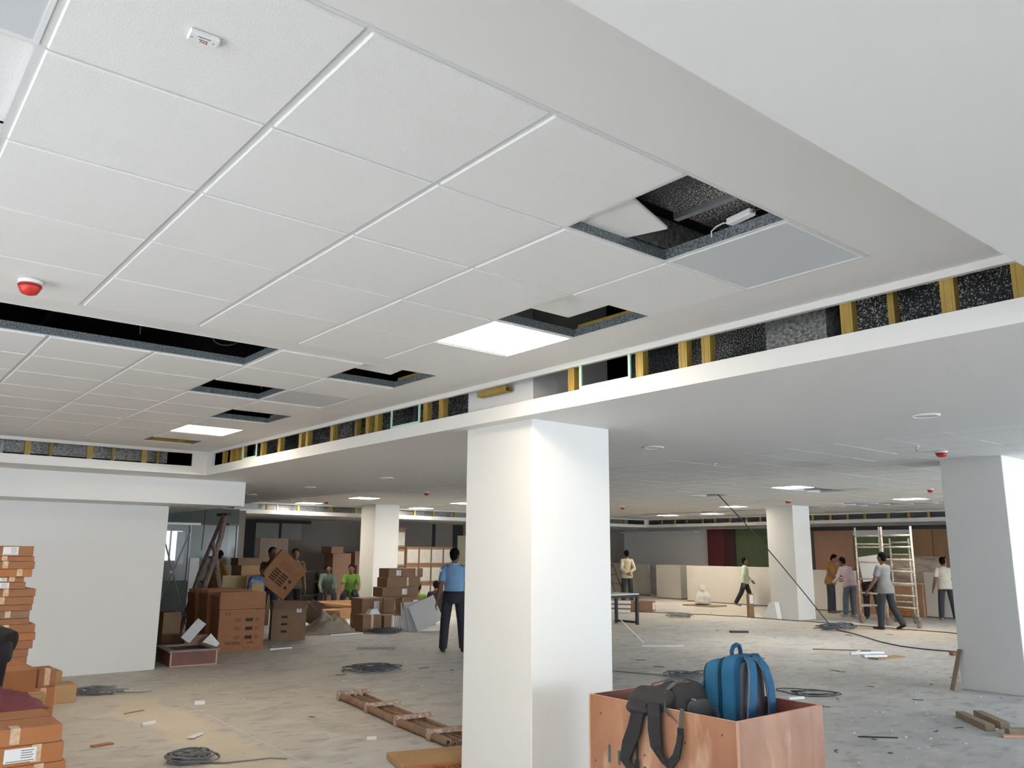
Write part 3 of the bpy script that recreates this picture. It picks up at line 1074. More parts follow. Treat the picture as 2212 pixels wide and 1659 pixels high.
def person(label, x, y, face, Ht, shirt, pants, pose=None, sleeve='short', shoes=(34, 30, 30), skin=None, hair=True, z0=0.0, pelvis=None, group=None, voxel=.011, belt=False, extra=None, hem=.0, tuck=False):
    ps = dict(lean=2, tilt=0, hp=0, hy=0, armL=(4, 9, 12, 0), armR=(4, 9, 12, 0), legL=(2, 3, 3), legR=(-2, 3, 3))
    ps.update(pose or {})
    s = Ht / 1.70
    X, Y, Z = Vector((1, 0, 0)), Vector((0, 1, 0)), Vector((0, 0, 1))
    ln = R_(ps['lean'])
    upv = (Z * math.cos(ln) + Y * math.sin(ln)).normalized()
    tl = R_(ps['tilt'])
    upv = (upv * math.cos(tl) + X * math.sin(tl)).normalized()
    right = (X - upv * X.dot(upv)).normalized()
    fwd = upv.cross(right)
    # legs
    legs, low = {}, 1e9
    for sg, key in ((-1, 'legL'), (1, 'legR')):
        fl, ab, kn = [R_(v) for v in ps[key][:3]]
        hip = Vector((sg * .092 * s, 0, 0))
        d1 = Vector((sg * math.sin(ab), math.sin(fl) * math.cos(ab), -math.cos(fl) * math.cos(ab)))
        knee = hip + d1 * .425 * s
        d2 = Vector((sg * math.sin(ab) * .6, math.sin(fl - kn), -math.cos(fl - kn))).normalized()
        ank = knee + d2 * .415 * s
        fp = R_(ps[key][3]) if len(ps[key]) > 3 else 0
        fd = Vector((sg * .15, math.cos(fp), math.sin(fp))).normalized()
        legs[sg] = (hip, knee, ank, fd)
        low = min(low, ank.z - .075 * s, (ank + fd * .18 * s).z - .03 * s)
    dz = (-low if pelvis is None else pelvis) + z0
    P = Vector((0, 0, dz))
    for sg in legs:
        h_, k_, a_, f_ = legs[sg]
        legs[sg] = (h_ + P, k_ + P, a_ + P, f_)
    # torso, head
    body, top, bot = MB(), MB(), MB()
    secs = [(-.09, .10, .085, 0), (-.05, .155, .115, 0), (.02, .165, .118, -.005), (.12, .145, .105, 0), (.22, .142, .102, .005), (.33, .165, .115, .008), (.42, .172, .112, .0), (.475, .145, .085, -.012), (.51, .075, .06, -.015)]
    torso(body, P, upv, right, fwd, s, secs)
    N = P + upv * .49 * s - fwd * .012 * s
    hp_ = R_(ps['lean'] * .35 + ps['hp'])
    hup = (Z * math.cos(hp_) + Y * math.sin(hp_)).normalized()
    hup = (hup * math.cos(tl * .5) + X * math.sin(tl * .5)).normalized()
    hy = R_(ps['hy'])
    hf = (Y - hup * Y.dot(hup)).normalized()
    hr = hf.cross(hup)
    hf, hr = hf * math.cos(hy) + hr * math.sin(hy), hr * math.cos(hy) - hf * math.sin(hy)
    HC = N + hup * .175 * s + hf * .018 * s
    limb(body, N - upv * .03 * s, HC - hup * .05 * s - hf * .01 * s, .058 * s, .052 * s)
    hm = Matrix((hr, hf, hup)).transposed()
    body.ell(HC + hup * .018 * s, (.076 * s, .094 * s, .10 * s), hm)
    body.ell(HC - hup * .05 * s + hf * .02 * s, (.058 * s, .068 * s, .072 * s), hm)
    body.ell(HC - hup * .018 * s + hf * .098 * s, (.013 * s, .02 * s, .026 * s), hm)
    for sg in (-1, 1):
        body.ell(HC + hr * sg * .078 * s - hup * .008 * s - hf * .006 * s, (.012 * s, .022 * s, .032 * s), hm)
    # arms
    g = 1.09
    for sg, key in ((-1, 'armL'), (1, 'armR')):
        fl, ab, el, tw = [R_(v) for v in ps[key]]
        S = P + upv * .445 * s + right * sg * .165 * s - fwd * .005 * s
        d1 = right * sg * math.sin(ab) + fwd * math.sin(fl) * math.cos(ab) - upv * math.cos(fl) * math.cos(ab)
        q = fwd * math.cos(fl) + upv * math.sin(fl)
        q = q * math.cos(tw) - right * sg * math.sin(tw)
        q = (q - d1 * q.dot(d1)).normalized()
        E_ = S + d1 * .30 * s
        d2 = d1 * math.cos(el) + q * math.sin(el)
        W = E_ + d2 * .245 * s
        limb(body, S, E_, .053 * s, .043 * s)
        limb(body, E_, W, .043 * s, .029 * s)
        hand(body, W, d2, -right * sg if abs(el) < R_(40) else q, fwd if abs(el) < R_(40) else upv, s)
        if sleeve == 'short':
            limb(top, S, S.lerp(E_, .72), .066 * s, .064 * s, capb=False)
        else:
            limb(top, S, E_, .066 * s, .056 * s)
            limb(top, E_, E_.lerp(W, .97), .056 * s, .043 * s, capb=False)
    ch = [(-.10 - hem, .208, .160, 0), (-.04, .208, .160, 0), (.06, .190, .144, -.004), (.14, .166, .124, 0), (.22, .162, .12, .005), (.33, .178, .128, .008), (.42, .184, .122, .0), (.475, .158, .095, -.012), (.505, .085, .07, -.015), (.525, .066, .062, -.012)]
    if tuck:
        ch = [(.045, .168, .126, -.002)] + ch[3:]
    torso(top, P, upv, right, fwd, s, ch)
    pz = (Z * .8 + upv * .2).normalized()
    torso(bot, P, pz, X, Y, s, [(-.13, .13, .11, 0), (-.07, .174, .13, 0), (.0, .178, .132, -.004), (.06, .174, .128, 0), (.075, .172, .126, 0)])
    for sg in (-1, 1):
        h_, k_, a_, f_ = legs[sg]
        limb(body, h_, k_, .088 * s, .058 * s)
        limb(body, k_, k_.lerp(a_, .4), .058 * s, .056 * s)
        limb(body, k_.lerp(a_, .4), a_, .056 * s, .037 * s)
        limb(bot, h_ + Vector((0, 0, .02)), k_, .098 * s, .082 * s)
        limb(bot, k_, a_.lerp(k_, -.05), .082 * s, .070 * s, capb=False)
        limb(body, a_ - Vector((0, 0, .035 * s)), a_ + f_ * .13 * s - Vector((0, 0, .05 * s)), .034 * s, .03 * s)
    bm_ = remesh(body, voxel * s)
    bm_.materials.append(SKIN if skin is None else skin)
    root = link('person', bm_, None, (x, y, 0), (0, 0, -R_(face)))
    sh = remesh(top, voxel * 1.2 * s, 4)
    sh.materials.append(shirt)
    link('shirt', sh, root)
    tr = remesh(bot, voxel * 1.2 * s, 4)
    tr.materials.append(pants)
    link('trousers', tr, root)
    sm_ = M('shoe_%d_%d_%d' % shoes, shoes, .6)
    for sg in (-1, 1):
        h_, k_, a_, f_ = legs[sg]
        fl2 = Vector((f_.x, f_.y, 0)).normalized()
        mb = MB()
        base = a_ - Vector((0, 0, .042 * s))
        limb(mb, base - f_ * .045 * s, base + f_ * .165 * s - Vector((0, 0, .004 * s)), .040 * s, .036 * s, flat=(Vector((0, 0, 1)), .85))
        limb(mb, base + Vector((0, 0, .03 * s)), base + f_ * .06 * s, .044 * s, .038 * s)
        smesh = remesh(mb, .010)
        smesh.materials.append(sm_)
        link('shoe', smesh, root)
    if hair:
        mb = MB()
        mb.ell(HC + hup * .038 * s - hf * .022 * s, (.086 * s, .094 * s, .098 * s), hm)
        mb.ell(HC - hup * .01 * s - hf * .045 * s, (.072 * s, .062 * s, .085 * s), hm)
        hmesh = remesh(mb, .011)
        hmesh.materials.append(HAIR)
        link('hair', hmesh, root)
    for sg in (-1, 1):
        MB().ell(HC + hr * sg * .032 * s + hf * .089 * s + hup * .012 * s, (.011 * s, .008 * s, .007 * s), hm, 8, 5).build('eye', EYEW, root, True)
    MB().ell(HC + hf * .086 * s - hup * .062 * s, (.024 * s, .007 * s, .006 * s), hm, 8, 5).build('mouth', M('lip', (104, 56, 50), .5), root, True)
    if belt:
        mb = MB()
        torso(mb, P, upv, right, fwd, s, [(.035, .181, .136, -.002), (.072, .179, .134, -.002)])
        mb.build('belt', BLACK, root, True)
    if extra == 'guard':
        for sg in (-1, 1):
            mb = MB()
            c = P + upv * .492 * s + right * sg * .150 * s - fwd * .006 * s
            mm = Matrix((right, fwd, upv)).transposed().to_4x4()
            mm.translation = c
            mb.cbox(.10 * s, .055 * s, .012 * s, .004, mm @ Matrix.Rotation(R_(24 * sg), 4, 'Y'))
            mb.build('epaulette', M('navy_cloth', (22, 26, 38), .7), root)
        mb = MB()
        mb.tube([P + upv * .48 * s - right * .165 * s - fwd * .06 * s, P + upv * .40 * s - right * .235 * s - fwd * .04 * s, P + upv * .30 * s - right * .242 * s - fwd * .02 * s, P + upv * .24 * s - right * .21 * s + fwd * .02 * s], .008, 6)
        mb.build('lanyard', M('navy_cloth', (22, 26, 38), .7), root, True)
        MB().cbox(.05, .012, .045, .003, Matrix.Translation(P + upv * .41 * s - right * .225 * s - fwd * .055 * s)).build('shoulder_badge', M('badge_white', (214, 224, 232), .6), root)
        mb = MB()
        torso(mb, P, upv, right, fwd, s, [(.495, .088, .078, -.015), (.535, .074, .07, -.014)])
        mb.build('collar', M('pale_blue_collar', (150, 186, 222), .75), root, True)
    tag(root, label, 'person', group)
    return root


def cloth(name, rgb, rough=.85):
    return M(name, rgb, rough, var=.35, vs=7, bump=.25, bs=18)


person('guard in light blue uniform shirt and dark trousers seen from behind', 8.29, 11.62, 36, 1.70, cloth('uniform_blue', (124, 166, 208)), cloth('charcoal_trousers', (44, 46, 54)),
       dict(lean=1, hp=8, hy=28, armL=(-6, 12, 10, 0), armR=(14, 12, 38, 30), legL=(0, 6, 2), legR=(2, 7, 2)), 'short', extra='guard', belt=True, voxel=.009, tuck=True)
person('man in cream shirt standing with hands clasped behind his back', 21.1, 19.5, 30, 1.72, cloth('cream_shirt', (196, 188, 162)), cloth('dark_jeans', (50, 52, 58)),
       dict(lean=-2, armL=(-28, 12, 58, 95), armR=(-28, 12, 62, 95), legL=(0, 4, 2), legR=(1, 5, 2)), 'long', hem=.03)
person('young man in pale green long sleeved shirt walking past the half wall', 22.75, 15.95, 138, 1.53, cloth('pale_green_shirt', (198, 214, 188)), cloth('black_trousers', (34, 36, 40)),
       dict(lean=3, hy=10, armL=(20, 14, 26, 0), armR=(-14, 10, 16, 0), legL=(20, 3, 12), legR=(-20, 3, 10, -14)), 'long', (120, 112, 104))
person('man in mustard t-shirt bending his head beside the column', 22.42, 12.82, 165, 1.66, cloth('mustard_shirt', (150, 108, 52)), cloth('slate_trousers', (54, 56, 62)),
       dict(lean=8, hp=24, armL=(30, 12, 75, 50), armR=(12, 40, 85, 50), legL=(2, 3, 3), legR=(0, 4, 3)), 'short', (110, 100, 92))
person('man in pale pink shirt leaning forward with dusty jeans', 21.5, 11.72, 22, 1.62, cloth('pink_shirt', (206, 178, 182)), cloth('dusty_jeans', (92, 100, 108)),
       dict(lean=22, hp=20, tilt=0, armL=(36, 14, 50, 20), armR=(40, 10, 60, 20), legL=(10, 5, 8), legR=(12, 5, 10)), 'long', (168, 156, 142))
person('man in grey t-shirt walking in front of the rolling scaffold', 18.62, 9.32, 10, 1.70, cloth('grey_shirt', (134, 134, 136)), cloth('dark_slate_trousers', (50, 54, 60)),
       dict(lean=3, hy=-4, armL=(10, 22, 18, 0), armR=(14, 6, 40, 30), legL=(8, 4, 6), legR=(-8, 5, 22, -20)), 'short', (40, 38, 38), hem=.03)
person('stooping worker in black behind the white scaffold', 20.95, 10.88, 70, 1.66, cloth('black_shirt', (34, 32, 34)), cloth('black_trousers', (34, 36, 40)),
       dict(lean=58, hp=20, armL=(60, 10, 30, 0), armR=(60, 10, 30, 0), legL=(16, 5, 10), legR=(4, 8, 6)), 'short', (30, 28, 28))
person('man in white t-shirt seen from behind next to the frame edge column', 22.5, 9.66, 55, 1.60, cloth('white_tee', (206, 198, 186)), cloth('slate_trousers', (54, 56, 62)),
       dict(lean=8, hp=16, armL=(6, 14, 14, 0), armR=(20, 10, 40, 20), legL=(4, 6, 4), legR=(2, 8, 4)), 'short', (150, 142, 132))
person('dark haired worker whose head shows above the half wall', 24.6, 11.0, 160, 1.56, cloth('brown_shirt', (104, 84, 62)), cloth('black_trousers', (34, 36, 40)), dict(lean=14, hp=18), 'short')
person('worker lifting the tilted brown carton, face hidden behind it', 6.93, 16.06, 180, 1.70, cloth('dark_brown_shirt', (74, 58, 54)), cloth('blue_jeans', (58, 70, 88)),
       dict(lean=6, armL=(52, 14, 42, 10), armR=(62, 22, 24, 0), legL=(2, 6, 4), legR=(4, 8, 4)), 'short', (120, 100, 84))
person('worker whose head shows beside the tilted carton', 8.2, 17.7, 200, 1.68, cloth('brown_shirt', (104, 84, 62)), cloth('black_trousers', (34, 36, 40)), dict(lean=8, hp=10), 'short')
person('worker in yellow shirt behind the wooden trestle ladder', 6.13, 17.0, 60, 1.64, cloth('yellow_shirt', (168, 118, 52)), cloth('black_trousers', (34, 36, 40)), dict(lean=10, hp=14, armL=(30, 10, 40, 0), armR=(30, 10, 40, 0)), 'short')
sitp = dict(lean=18, hp=18, armL=(50, 12, 40, 20), armR=(50, 12, 40, 20), legL=(78, 10, 92), legR=(80, 12, 96))
person('worker in grey green shirt sitting low near the column', 11.0, 21.6, 200, 1.66, cloth('grey_green_shirt', (92, 108, 98)), cloth('dark_jeans', (50, 52, 58)), dict(sitp, lean=26), 'long')
person('worker in lime green shirt sitting low next to the column', 10.98, 20.15, 210, 1.66, cloth('lime_shirt', (100, 138, 52)), cloth('black_trousers', (34, 36, 40)), sitp, 'short')
crp = dict(lean=24, hp=6, armL=(50, 12, 40, 20), armR=(50, 12, 40, 20), legL=(112, 14, 118), legR=(114, 16, 120))
person('crouching dark haired worker in lime shirt behind the brown boxes', 11.40, 17.55, 40, 1.62, cloth('lime_shirt', (100, 138, 52)), cloth('black_trousers', (34, 36, 40)), crp, 'short', pelvis=.15)
person('crouching dark haired worker just left of the guard', 12.43, 18.2, 30, 1.66, cloth('black_shirt', (34, 32, 34)), cloth('black_trousers', (34, 36, 40)), crp, 'short', pelvis=.15)
person('worker in dark denim bending over at the picture edge', 1.07, 7.58, -58, 1.70, cloth('black_shirt', (34, 32, 34)), cloth('dark_denim', (34, 38, 48)),
       dict(lean=68, hp=10, armL=(70, 10, 20, 0), armR=(70, 10, 20, 0), legL=(14, 6, 10), legR=(6, 8, 6)), 'short')
# ================================================================== things in the near half
def carton(label, loc, size, rz=0.0, mat=CARD, tape=None, labels=(), flaps=False, group=None, name='carton', open_top=False, prints=None):
    """closed carton: body with a lid seam, tape and paper labels on its front (-y) face; loc = centre of the base"""
    sx, sy, sz = size
    r = empty(name, loc, rz)
    if open_top:
        mb = MB()
        tk = .008
        mb.box(-sx / 2, -sy / 2, 0, sx / 2, sy / 2, tk)
        mb.box(-sx / 2, -sy / 2, tk, sx / 2, -sy / 2 + tk, sz).box(-sx / 2, sy / 2 - tk, tk, sx / 2, sy / 2, sz)
        mb.box(-sx / 2, -sy / 2 + tk, tk, -sx / 2 + tk, sy / 2 - tk, sz).box(sx / 2 - tk, -sy / 2 + tk, tk, sx / 2, sy / 2 - tk, sz)
        mb.build('body', mat, r)
    else:
        mb = MB()
        mb.cbox(sx, sy, sz, .004, Matrix.Translation((0, 0, sz / 2)))
        mb.build('body', mat, r)
        MB().box(-sx / 2 + .006, -.003, sz, sx / 2 - .006, .003, sz + .001).build('lid_seam', INK, r)
    if tape is not None:
        w = .05
        mb = MB().box(tape - w / 2, -sy / 2 - .0015, sz * .12, tape + w / 2, -sy / 2 - .0002, sz).box(tape - w / 2, -sy / 2 - .0015, sz, tape + w / 2, -sy / 2 + .1, sz + .0012)
        mb.build('tape', TAPE, r)
    for (lx, lz, lw, lh) in labels:
        lb = MB().box(lx - lw / 2, -sy / 2 - .002, lz - lh / 2, lx + lw / 2, -sy / 2 - .0005, lz + lh / 2).build('paper_label', PAPERC, r)
        if lw > .06:
            for q in range(4):
                MB().box(lx + lw * .02, -sy / 2 - .003, lz + lh * (.30 - .17 * q), lx + lw * (.42 - .05 * (q % 2)), -sy / 2 - .002, lz + lh * (.34 - .17 * q)).build('print_line', INK, lb)
            MB().box(lx - lw * .44, -sy / 2 - .003, lz - lh * .42, lx + lw * .44, -sy / 2 - .002, lz - lh * .38).build('print_line', INK, lb)
    tag(r, label, 'carton', group)
    return r


# tall stack of flat cartons on the left -------------------------------
zv = lambda v: 1.65 - (v - 1183.5) * .00470
xu = lambda u: 1.71 + (u - 80) * .0052
rows = [(1418, 1440, 86), (1401, 1418, 86), (1384, 1401, 92), (1367, 1384, 95), (1349, 1367, 94), (1336, 1349, 82), (1320, 1336, 80), (1307, 1320, 83), (1290, 1307, 85), (1273, 1290, 86), (1258, 1273, 66), (1247, 1258, 64), (1230, 1247, 76), (1213, 1230, 80), (1202, 1213, 76), (1180, 1202, 74)]
ords = ['lowest visible', 'second', 'third', 'fourth', 'fifth', 'sixth', 'seventh', 'eighth', 'ninth', 'tenth', 'eleventh', 'twelfth', 'thirteenth', 'fourteenth', 'fifteenth', 'top']
feat = {0: 'with crinkled tape', 4: 'with white tape end', 10: 'with torn paper label', 11: 'set back, with paper sticker', 12: 'with shiny tape', 15: 'with printed white label'}
zbase = 0.0
zl = zv(1440)
for k in range(4):
    carton('flat brown carton at the foot of the tall stack, %s from the floor' % ('first', 'second', 'third', 'fourth')[k], (1.42 + .02 * (k % 2), 10.36, k * zl / 4), (.62, .62, zl / 4 - .002), R_(RND.uniform(-2, 2)), CARD, None, (), group='tall carton stack by the white wall')
for k, (v0, v1, u) in enumerate(rows):
    z0, z1 = zv(v1), zv(v0)
    if k == len(rows) - 1:
        z1 = 1.668
    xr = xu(u) + .005
    sx = .64
    lab = 'flat brown carton of the tall stack, %s%s' % (ords[k] if k in (0, 15) else ords[k] + ' from below', (' ' + feat[k]) if k in feat else '')
    labels = []
    tape = .12 + RND.uniform(-.10, .10) if RND.random() > .35 else None
    if k == 15:
        labels = [(.11, (z1 - z0) * .5, .14, (z1 - z0) * .8)]
        tape = None
    if k == 11:
        labels = [(.12, (z1 - z0) * .5, .09, (z1 - z0) * .75)]
    if k == 10:
        labels = [(.10, (z1 - z0) * .5, .14, (z1 - z0) * .85)]
        tape = None
    carton(lab, (xr - sx / 2, 10.31 + RND.uniform(-.01, .01), z0), (sx, .62, z1 - z0 - .0015), R_(RND.uniform(-1.2, 1.2)), CARD if k % 3 else CARDD if k == 6 else CARD2 if k in (3, 12) else CARD, tape, labels, group='tall carton stack by the white wall')

# loose boxes round its foot ---------------------------------------------
carton('wide brown box with bright foil tape in front of the tall stack', (1.16, 8.62, .30), (.72, .72, .33), R_(2), CARD2, .0, (), group='boxes heaped at the picture edge')
carton('brown box under the foil taped box', (1.14, 8.62, 0), (.74, .70, .30), R_(-1), CARD, .1, (), group='boxes heaped at the picture edge')
carton('small brown box wedged beside the tall stack', (1.84, 9.62, .30), (.16, .3, .17), R_(3), CARD, .0, (), group='boxes heaped at the picture edge')
carton('small brown box under another beside the tall stack', (1.83, 9.62, .0), (.20, .34, .30), R_(-2), CARD2, .0, (), group='boxes heaped at the picture edge')
carton('plain tan box standing on the floor against the stack, farther one', (2.10, 11.2, 0), (.40, .36, .245), R_(2), CARDT, None, (), group='boxes heaped at the picture edge')
carton('plain tan box lying on the floor beside the cable bundle', (2.14, 10.45, 0), (.33, .30, .19), R_(4), CARDT, None, (), group='boxes heaped at the picture edge')
carton('tan box open side out, between the near boxes', (1.40, 7.75, 0), (.22, .30, .50), R_(-8), CARDT, None, (), group='boxes heaped at the picture edge')
# near stack, with a box behind it that carries a cloth -----------------------
carton('brown box whose grey lid carries the maroon cloth', (.88, 6.62, .47), (.70, .60, .135), R_(1), CARD2, .0, (), group='boxes heaped at the picture edge')
carton('brown box under the cloth covered box', (.88, 6.62, 0), (.70, .60, .468), R_(0), CARD, .0, (), group='boxes heaped at the picture edge')
ztop = [(.545, .64, 1.205), (.437, .543, 1.225), (.33, .435, 1.245), (.22, .328, 1.24), (.11, .218, 1.235), (0, .108, 1.24)]
nlab = ['orange brown flat carton on top of the nearest stack, taped', 'orange brown flat carton with white printed label in the nearest stack', 'orange brown flat carton third from the top of the nearest stack', 'orange brown flat carton fourth from the top of the nearest stack', 'orange brown flat carton second from the floor in the nearest stack', 'orange brown flat carton on the floor under the nearest stack']
for k, (z0, z1, xr) in enumerate(ztop):
    c_ = carton(nlab[k], (xr - .34, 5.90, z0), (.68, .60, z1 - z0), R_(RND.uniform(-1, 1)), CARD2, (.10 if k == 0 else .2), [(.12, .058, .16, .075)] if k == 1 else (), group='nearest flat carton stack')
    if k == 1:
        for q, xq in enumerate((-.02, -.09, -.15)):
            lathe(MB(), [(.012, 0), (.012, .001), (.008, .001), (.008, 0)], 12).build('print_mark', INKR, c_, False, (xq, -.301, .05), (R_(90), 0, 0))

# maroon cloth
def cloth_heap(name, loc, sx, sy, sz, mat, label, cat, seed=1, rz=0):
    mb = MB()
    n = 26
    rings = []
    for i in range(n + 1):
        row = []
        for j in range(n + 1):
            u, v = i / n * 2 - 1, j / n * 2 - 1
            rr = min(1, math.sqrt(u * u + v * v))
            edge = max(0, 1 - max(abs(u), abs(v)) ** 3)
            hgt = (1 - rr * rr) * .7 + .3 * edge
            nz = mnoise.noise(Vector((u * 2.2 + seed, v * 2.2, seed))) * .5 + abs(mnoise.noise(Vector((u * 5 + seed, v * 3.4, 3.3 + seed)))) * .5
            z = sz * max(0.02, hgt * (.65 + .9 * nz))
            row.append((u * sx * (1 + .12 * mnoise.noise(Vector((u, v, 9.0 + seed)))), v * sy * (1 + .15 * mnoise.noise(Vector((v, u, 4.0 + seed)))), z if max(abs(u), abs(v)) < .999 else 0.002))
        rings.append(row)
    vs = [p for r in rings for p in r]
    fs = [(i * (n + 1) + j, (i + 1) * (n + 1) + j, (i + 1) * (n + 1) + j + 1, i * (n + 1) + j + 1) for i in range(n) for j in range(n)]
    mb.add(vs, fs)
    mb.add([(p[0], p[1], 0) for r in rings for p in r], [tuple(reversed(f)) for f in fs])
    o = mb.build(name, mat, None, True, loc, (0, 0, rz))
    return tag(o, label, cat)


cloth_heap('cloth', (.98, 6.62, .607), .30, .25, .13, cloth('maroon_cloth', (128, 62, 72)), 'crumpled maroon cloth lying on a brown box', 'cloth', 2)

# cable coils --------------------------------------------------------------
def coil(label, x, y, rx, ry, h, turns, rz, mat=CABLE, wire=.006, tails=(), seed=0, name='cable_coil', tie=True):
    rnd = random.Random(seed)
    r = empty(name, (x, y, 0), rz)
    pts = []
    N = turns * 18
    for k in range(N + 1):
        a = 2 * math.pi * k / 18
        t_ = k / N
        q = .58 + .55 * mnoise.noise(Vector((t_ * 13 + seed, 1.7 + .4 * math.sin(a), seed))) + .24 * math.sin(t_ * 17 + seed)
        ox, oy = rx * .12 * math.sin(t_ * 11 + seed), ry * .2 * math.cos(t_ * 7 + seed)
        z = wire + h * (.5 + .5 * mnoise.noise(Vector((t_ * 14, seed, a * .3)))) * (.25 + .75 * abs(math.sin(a * .5 + t_ * 5)))
        pts.append((rx * q * math.cos(a) + ox, ry * q * math.sin(a) + oy, max(wire, z)))
    MB().tube(pts, wire, 6).build('loops', mat, r, True)
    for tl in tails:
        MB().tube(tl, wire, 6).build('tail', mat, r, True)
    if tie:
        MB().ell((rx * .5, 0, h * .35), (.022, .05, h * .45 + .01), None, 10, 6).build('tie', mat, r, True)
    tag(r, label, 'cable coil')
    return r


SLATE = M('slate_cable', (88, 92, 100), .5, var=.4, vs=20)
coil('tied grey cable coil on the floor at the bottom of the picture', 2.45, 6.98, .20, .17, .11, 15, R_(-35), tails=[[(.1, -.1, .01), (.3, -.10, .008), (.5, -.02, .008), (.62, -.02, .02), (.75, .02, .006)]], seed=1)
coil('loose dark grey cable coil in front of the guard', 6.12, 10.45, .42, .30, .13, 12, R_(-36), SLATE, tails=[[(-.3, .1, .01), (-.45, .0, .01), (-.4, -.15, .01)]], seed=2, tie=False)
coil('long tied grey cable bundle beside the tan boxes', 2.62, 10.70, .34, .12, .12, 13, R_(-25), tails=[[(.2, 0, .02), (.45, -.05, .015), (.6, -.02, .02)]], seed=3)
coil('grey cable coil behind the blue backpack', 9.15, 7.40, .30, .20, .13, 14, R_(-45), tails=[[(-.2, .1, .01), (-.5, .25, .01), (-1.0, .5, .008)]], seed=4)
coil('grey cable heap where the hanging cable meets the floor', 17.4, 9.9, .48, .30, .22, 12, R_(-40), SLATE, .009, seed=5, tie=False)
coil('grey cable coil in front of the strapped boxes', 9.0, 15.0, .36, .2, .13, 12, R_(-30), SLATE, .007, seed=6, tie=False)
coil('grey cable coil on the far floor near the metal table', 17.45, 14.3, .42, .25, .14, 10, R_(-40), CABLE, .009, seed=7, tie=False)
coil('thin dark wire loops on the floor beside the crate', 9.35, 5.75, .42, .30, .015, 3, R_(-50), CABLED, .005, seed=8, tie=False)

# bamboo ramp -----------------------------------------------------------------
r = empty('bamboo_ladder', (4.68, 8.71, 0), R_(-7.8))
L = 2.62
for k in range(5):
    x = (.0, .082, .148, .212, .278)[k]
    rad = (.037, .021, .024, .021, .024)[k]
    prof, yy = [], 0.0
    pts, rr = [], []
    while yy < L:
        for dy, f in ((0, 1.12), (.015, 1.0), (.12, .97), (.235, 1.0)):
            if yy + dy <= L:
                pts.append((x + .010 * math.sin((yy + dy) * 3 + k * 2), -(yy + dy), rad + .003))
                rr.append(rad * f)
        yy += .25
    MB().tube(pts, rr, 10).build('pole', BAMB, r, True)
    lathe(MB(), [(rad * .5, 0), (rad * .5, .002), (.001, .002)], 10).build('pole_hollow', M('hollow_dark', (60, 44, 34), .9), r, False, (pts[-1][0], pts[-1][1] - .001, rad + .003), (R_(90), 0, 0))
for k, yy in enumerate((.03, .86, 1.62, 2.33)):
    MB().cbox(.40, .065, .038, .006, Matrix.Translation((.15, -yy, .078)) @ Matrix.Rotation(R_((2, 7, 4, -2)[k]), 4, 'Z')).build('crosspiece', M('paint_spattered_wood', (156, 122, 104), .8, var=.8, vs=30, rgb2=(206, 190, 176)), r)
    MB().cbox(.024, .065, .10, .004, Matrix.Translation((-.035, -yy, .055))).build('end_block', M('paint_spattered_wood', (156, 122, 104), .8), r)
tag(r, 'bamboo pole ladder with wooden crosspieces lying on the floor', 'ladder')

# flattened carton with print at the bottom edge
r = empty('cardboard_sheet', (4.05, 5.72, 0), R_(-16))
MB().cbox(.86, .50, .05, .004, Matrix.Translation((0, 0, .03))).build('sheet', CARDT, r)
MB().box(-.43, -.256, .003, .43, -.250, .058).build('side_strip', CARD2, r)
MB().cbox(.40, .12, .012, .003, Matrix.Translation((-.34, -.31, .008)) @ Matrix.Rotation(R_(6), 4, 'Z')).build('torn_flap', CARD2, r)
textmesh('Garnet SLIM BACKLIT PANEL', .036, INK, r, (.02, -.2568, .030), (R_(90), R_(180), 0))
tag(r, 'folded brown cardboard with upside-down print below the bamboo ladder', 'cardboard')

# copper coloured crate ------------------------------------------------------
CX0, CX1, CY0, CY1, CZ = 3.81, 4.64, 2.76, 3.86, .78
r = empty('crate', ((CX0 + CX1) / 2, (CY0 + CY1) / 2, 0))
ox, oy = (CX0 + CX1) / 2, (CY0 + CY1) / 2
hx, hy = (CX1 - CX0) / 2, (CY1 - CY0) / 2
tk = .018


def sheet(name, x0, y0, x1, y1, inner):
    o = MB().box(x0, y0, 0, x1, y1, CZ).build(name, PLY, r)
    o.data.materials.append(PLYIN)
    o.data.materials.append(PLYEDGE)
    for p in o.data.polygons:
        if p.normal.z > .5:
            p.material_index = 2
        elif p.normal.dot(Vector(inner)) > .5:
            p.material_index = 1
    return o


sheet('side_panel', -hx, -hy, -hx + tk, hy, (1, 0, 0))
sheet('side_panel', hx - tk, -hy, hx, hy, (-1, 0, 0))
sheet('end_panel', -hx + tk, -hy, hx - tk, -hy + tk, (0, 1, 0))
sheet('end_panel', -hx + tk, hy - tk, hx - tk, hy, (0, -1, 0))
MB().box(-hx + tk, -hy + tk, .52, hx - tk, hy - tk, .545).build('bottom_panel', PLYIN, r)
for (x, y) in ((-hx + tk, -hy + tk), (hx - tk - .03, -hy + tk), (-hx + tk, hy - tk - .03), (hx - tk - .03, hy - tk - .03)):
    MB().box(x, y, .0, x + .03, y + .03, CZ - .03).build('corner_batten', PLYEDGE, r)
for (x0, y0, x1, y1) in ((-hx - .002, -hy, -hx, -hy + .008), (-hx, -hy - .002, -hx + .008, -hy), (-hx - .004, hy - .012, -hx, hy)):
    MB().box(x0, y0, 0, x1, y1, CZ).build('edge_strip', PLYEDGE, r)
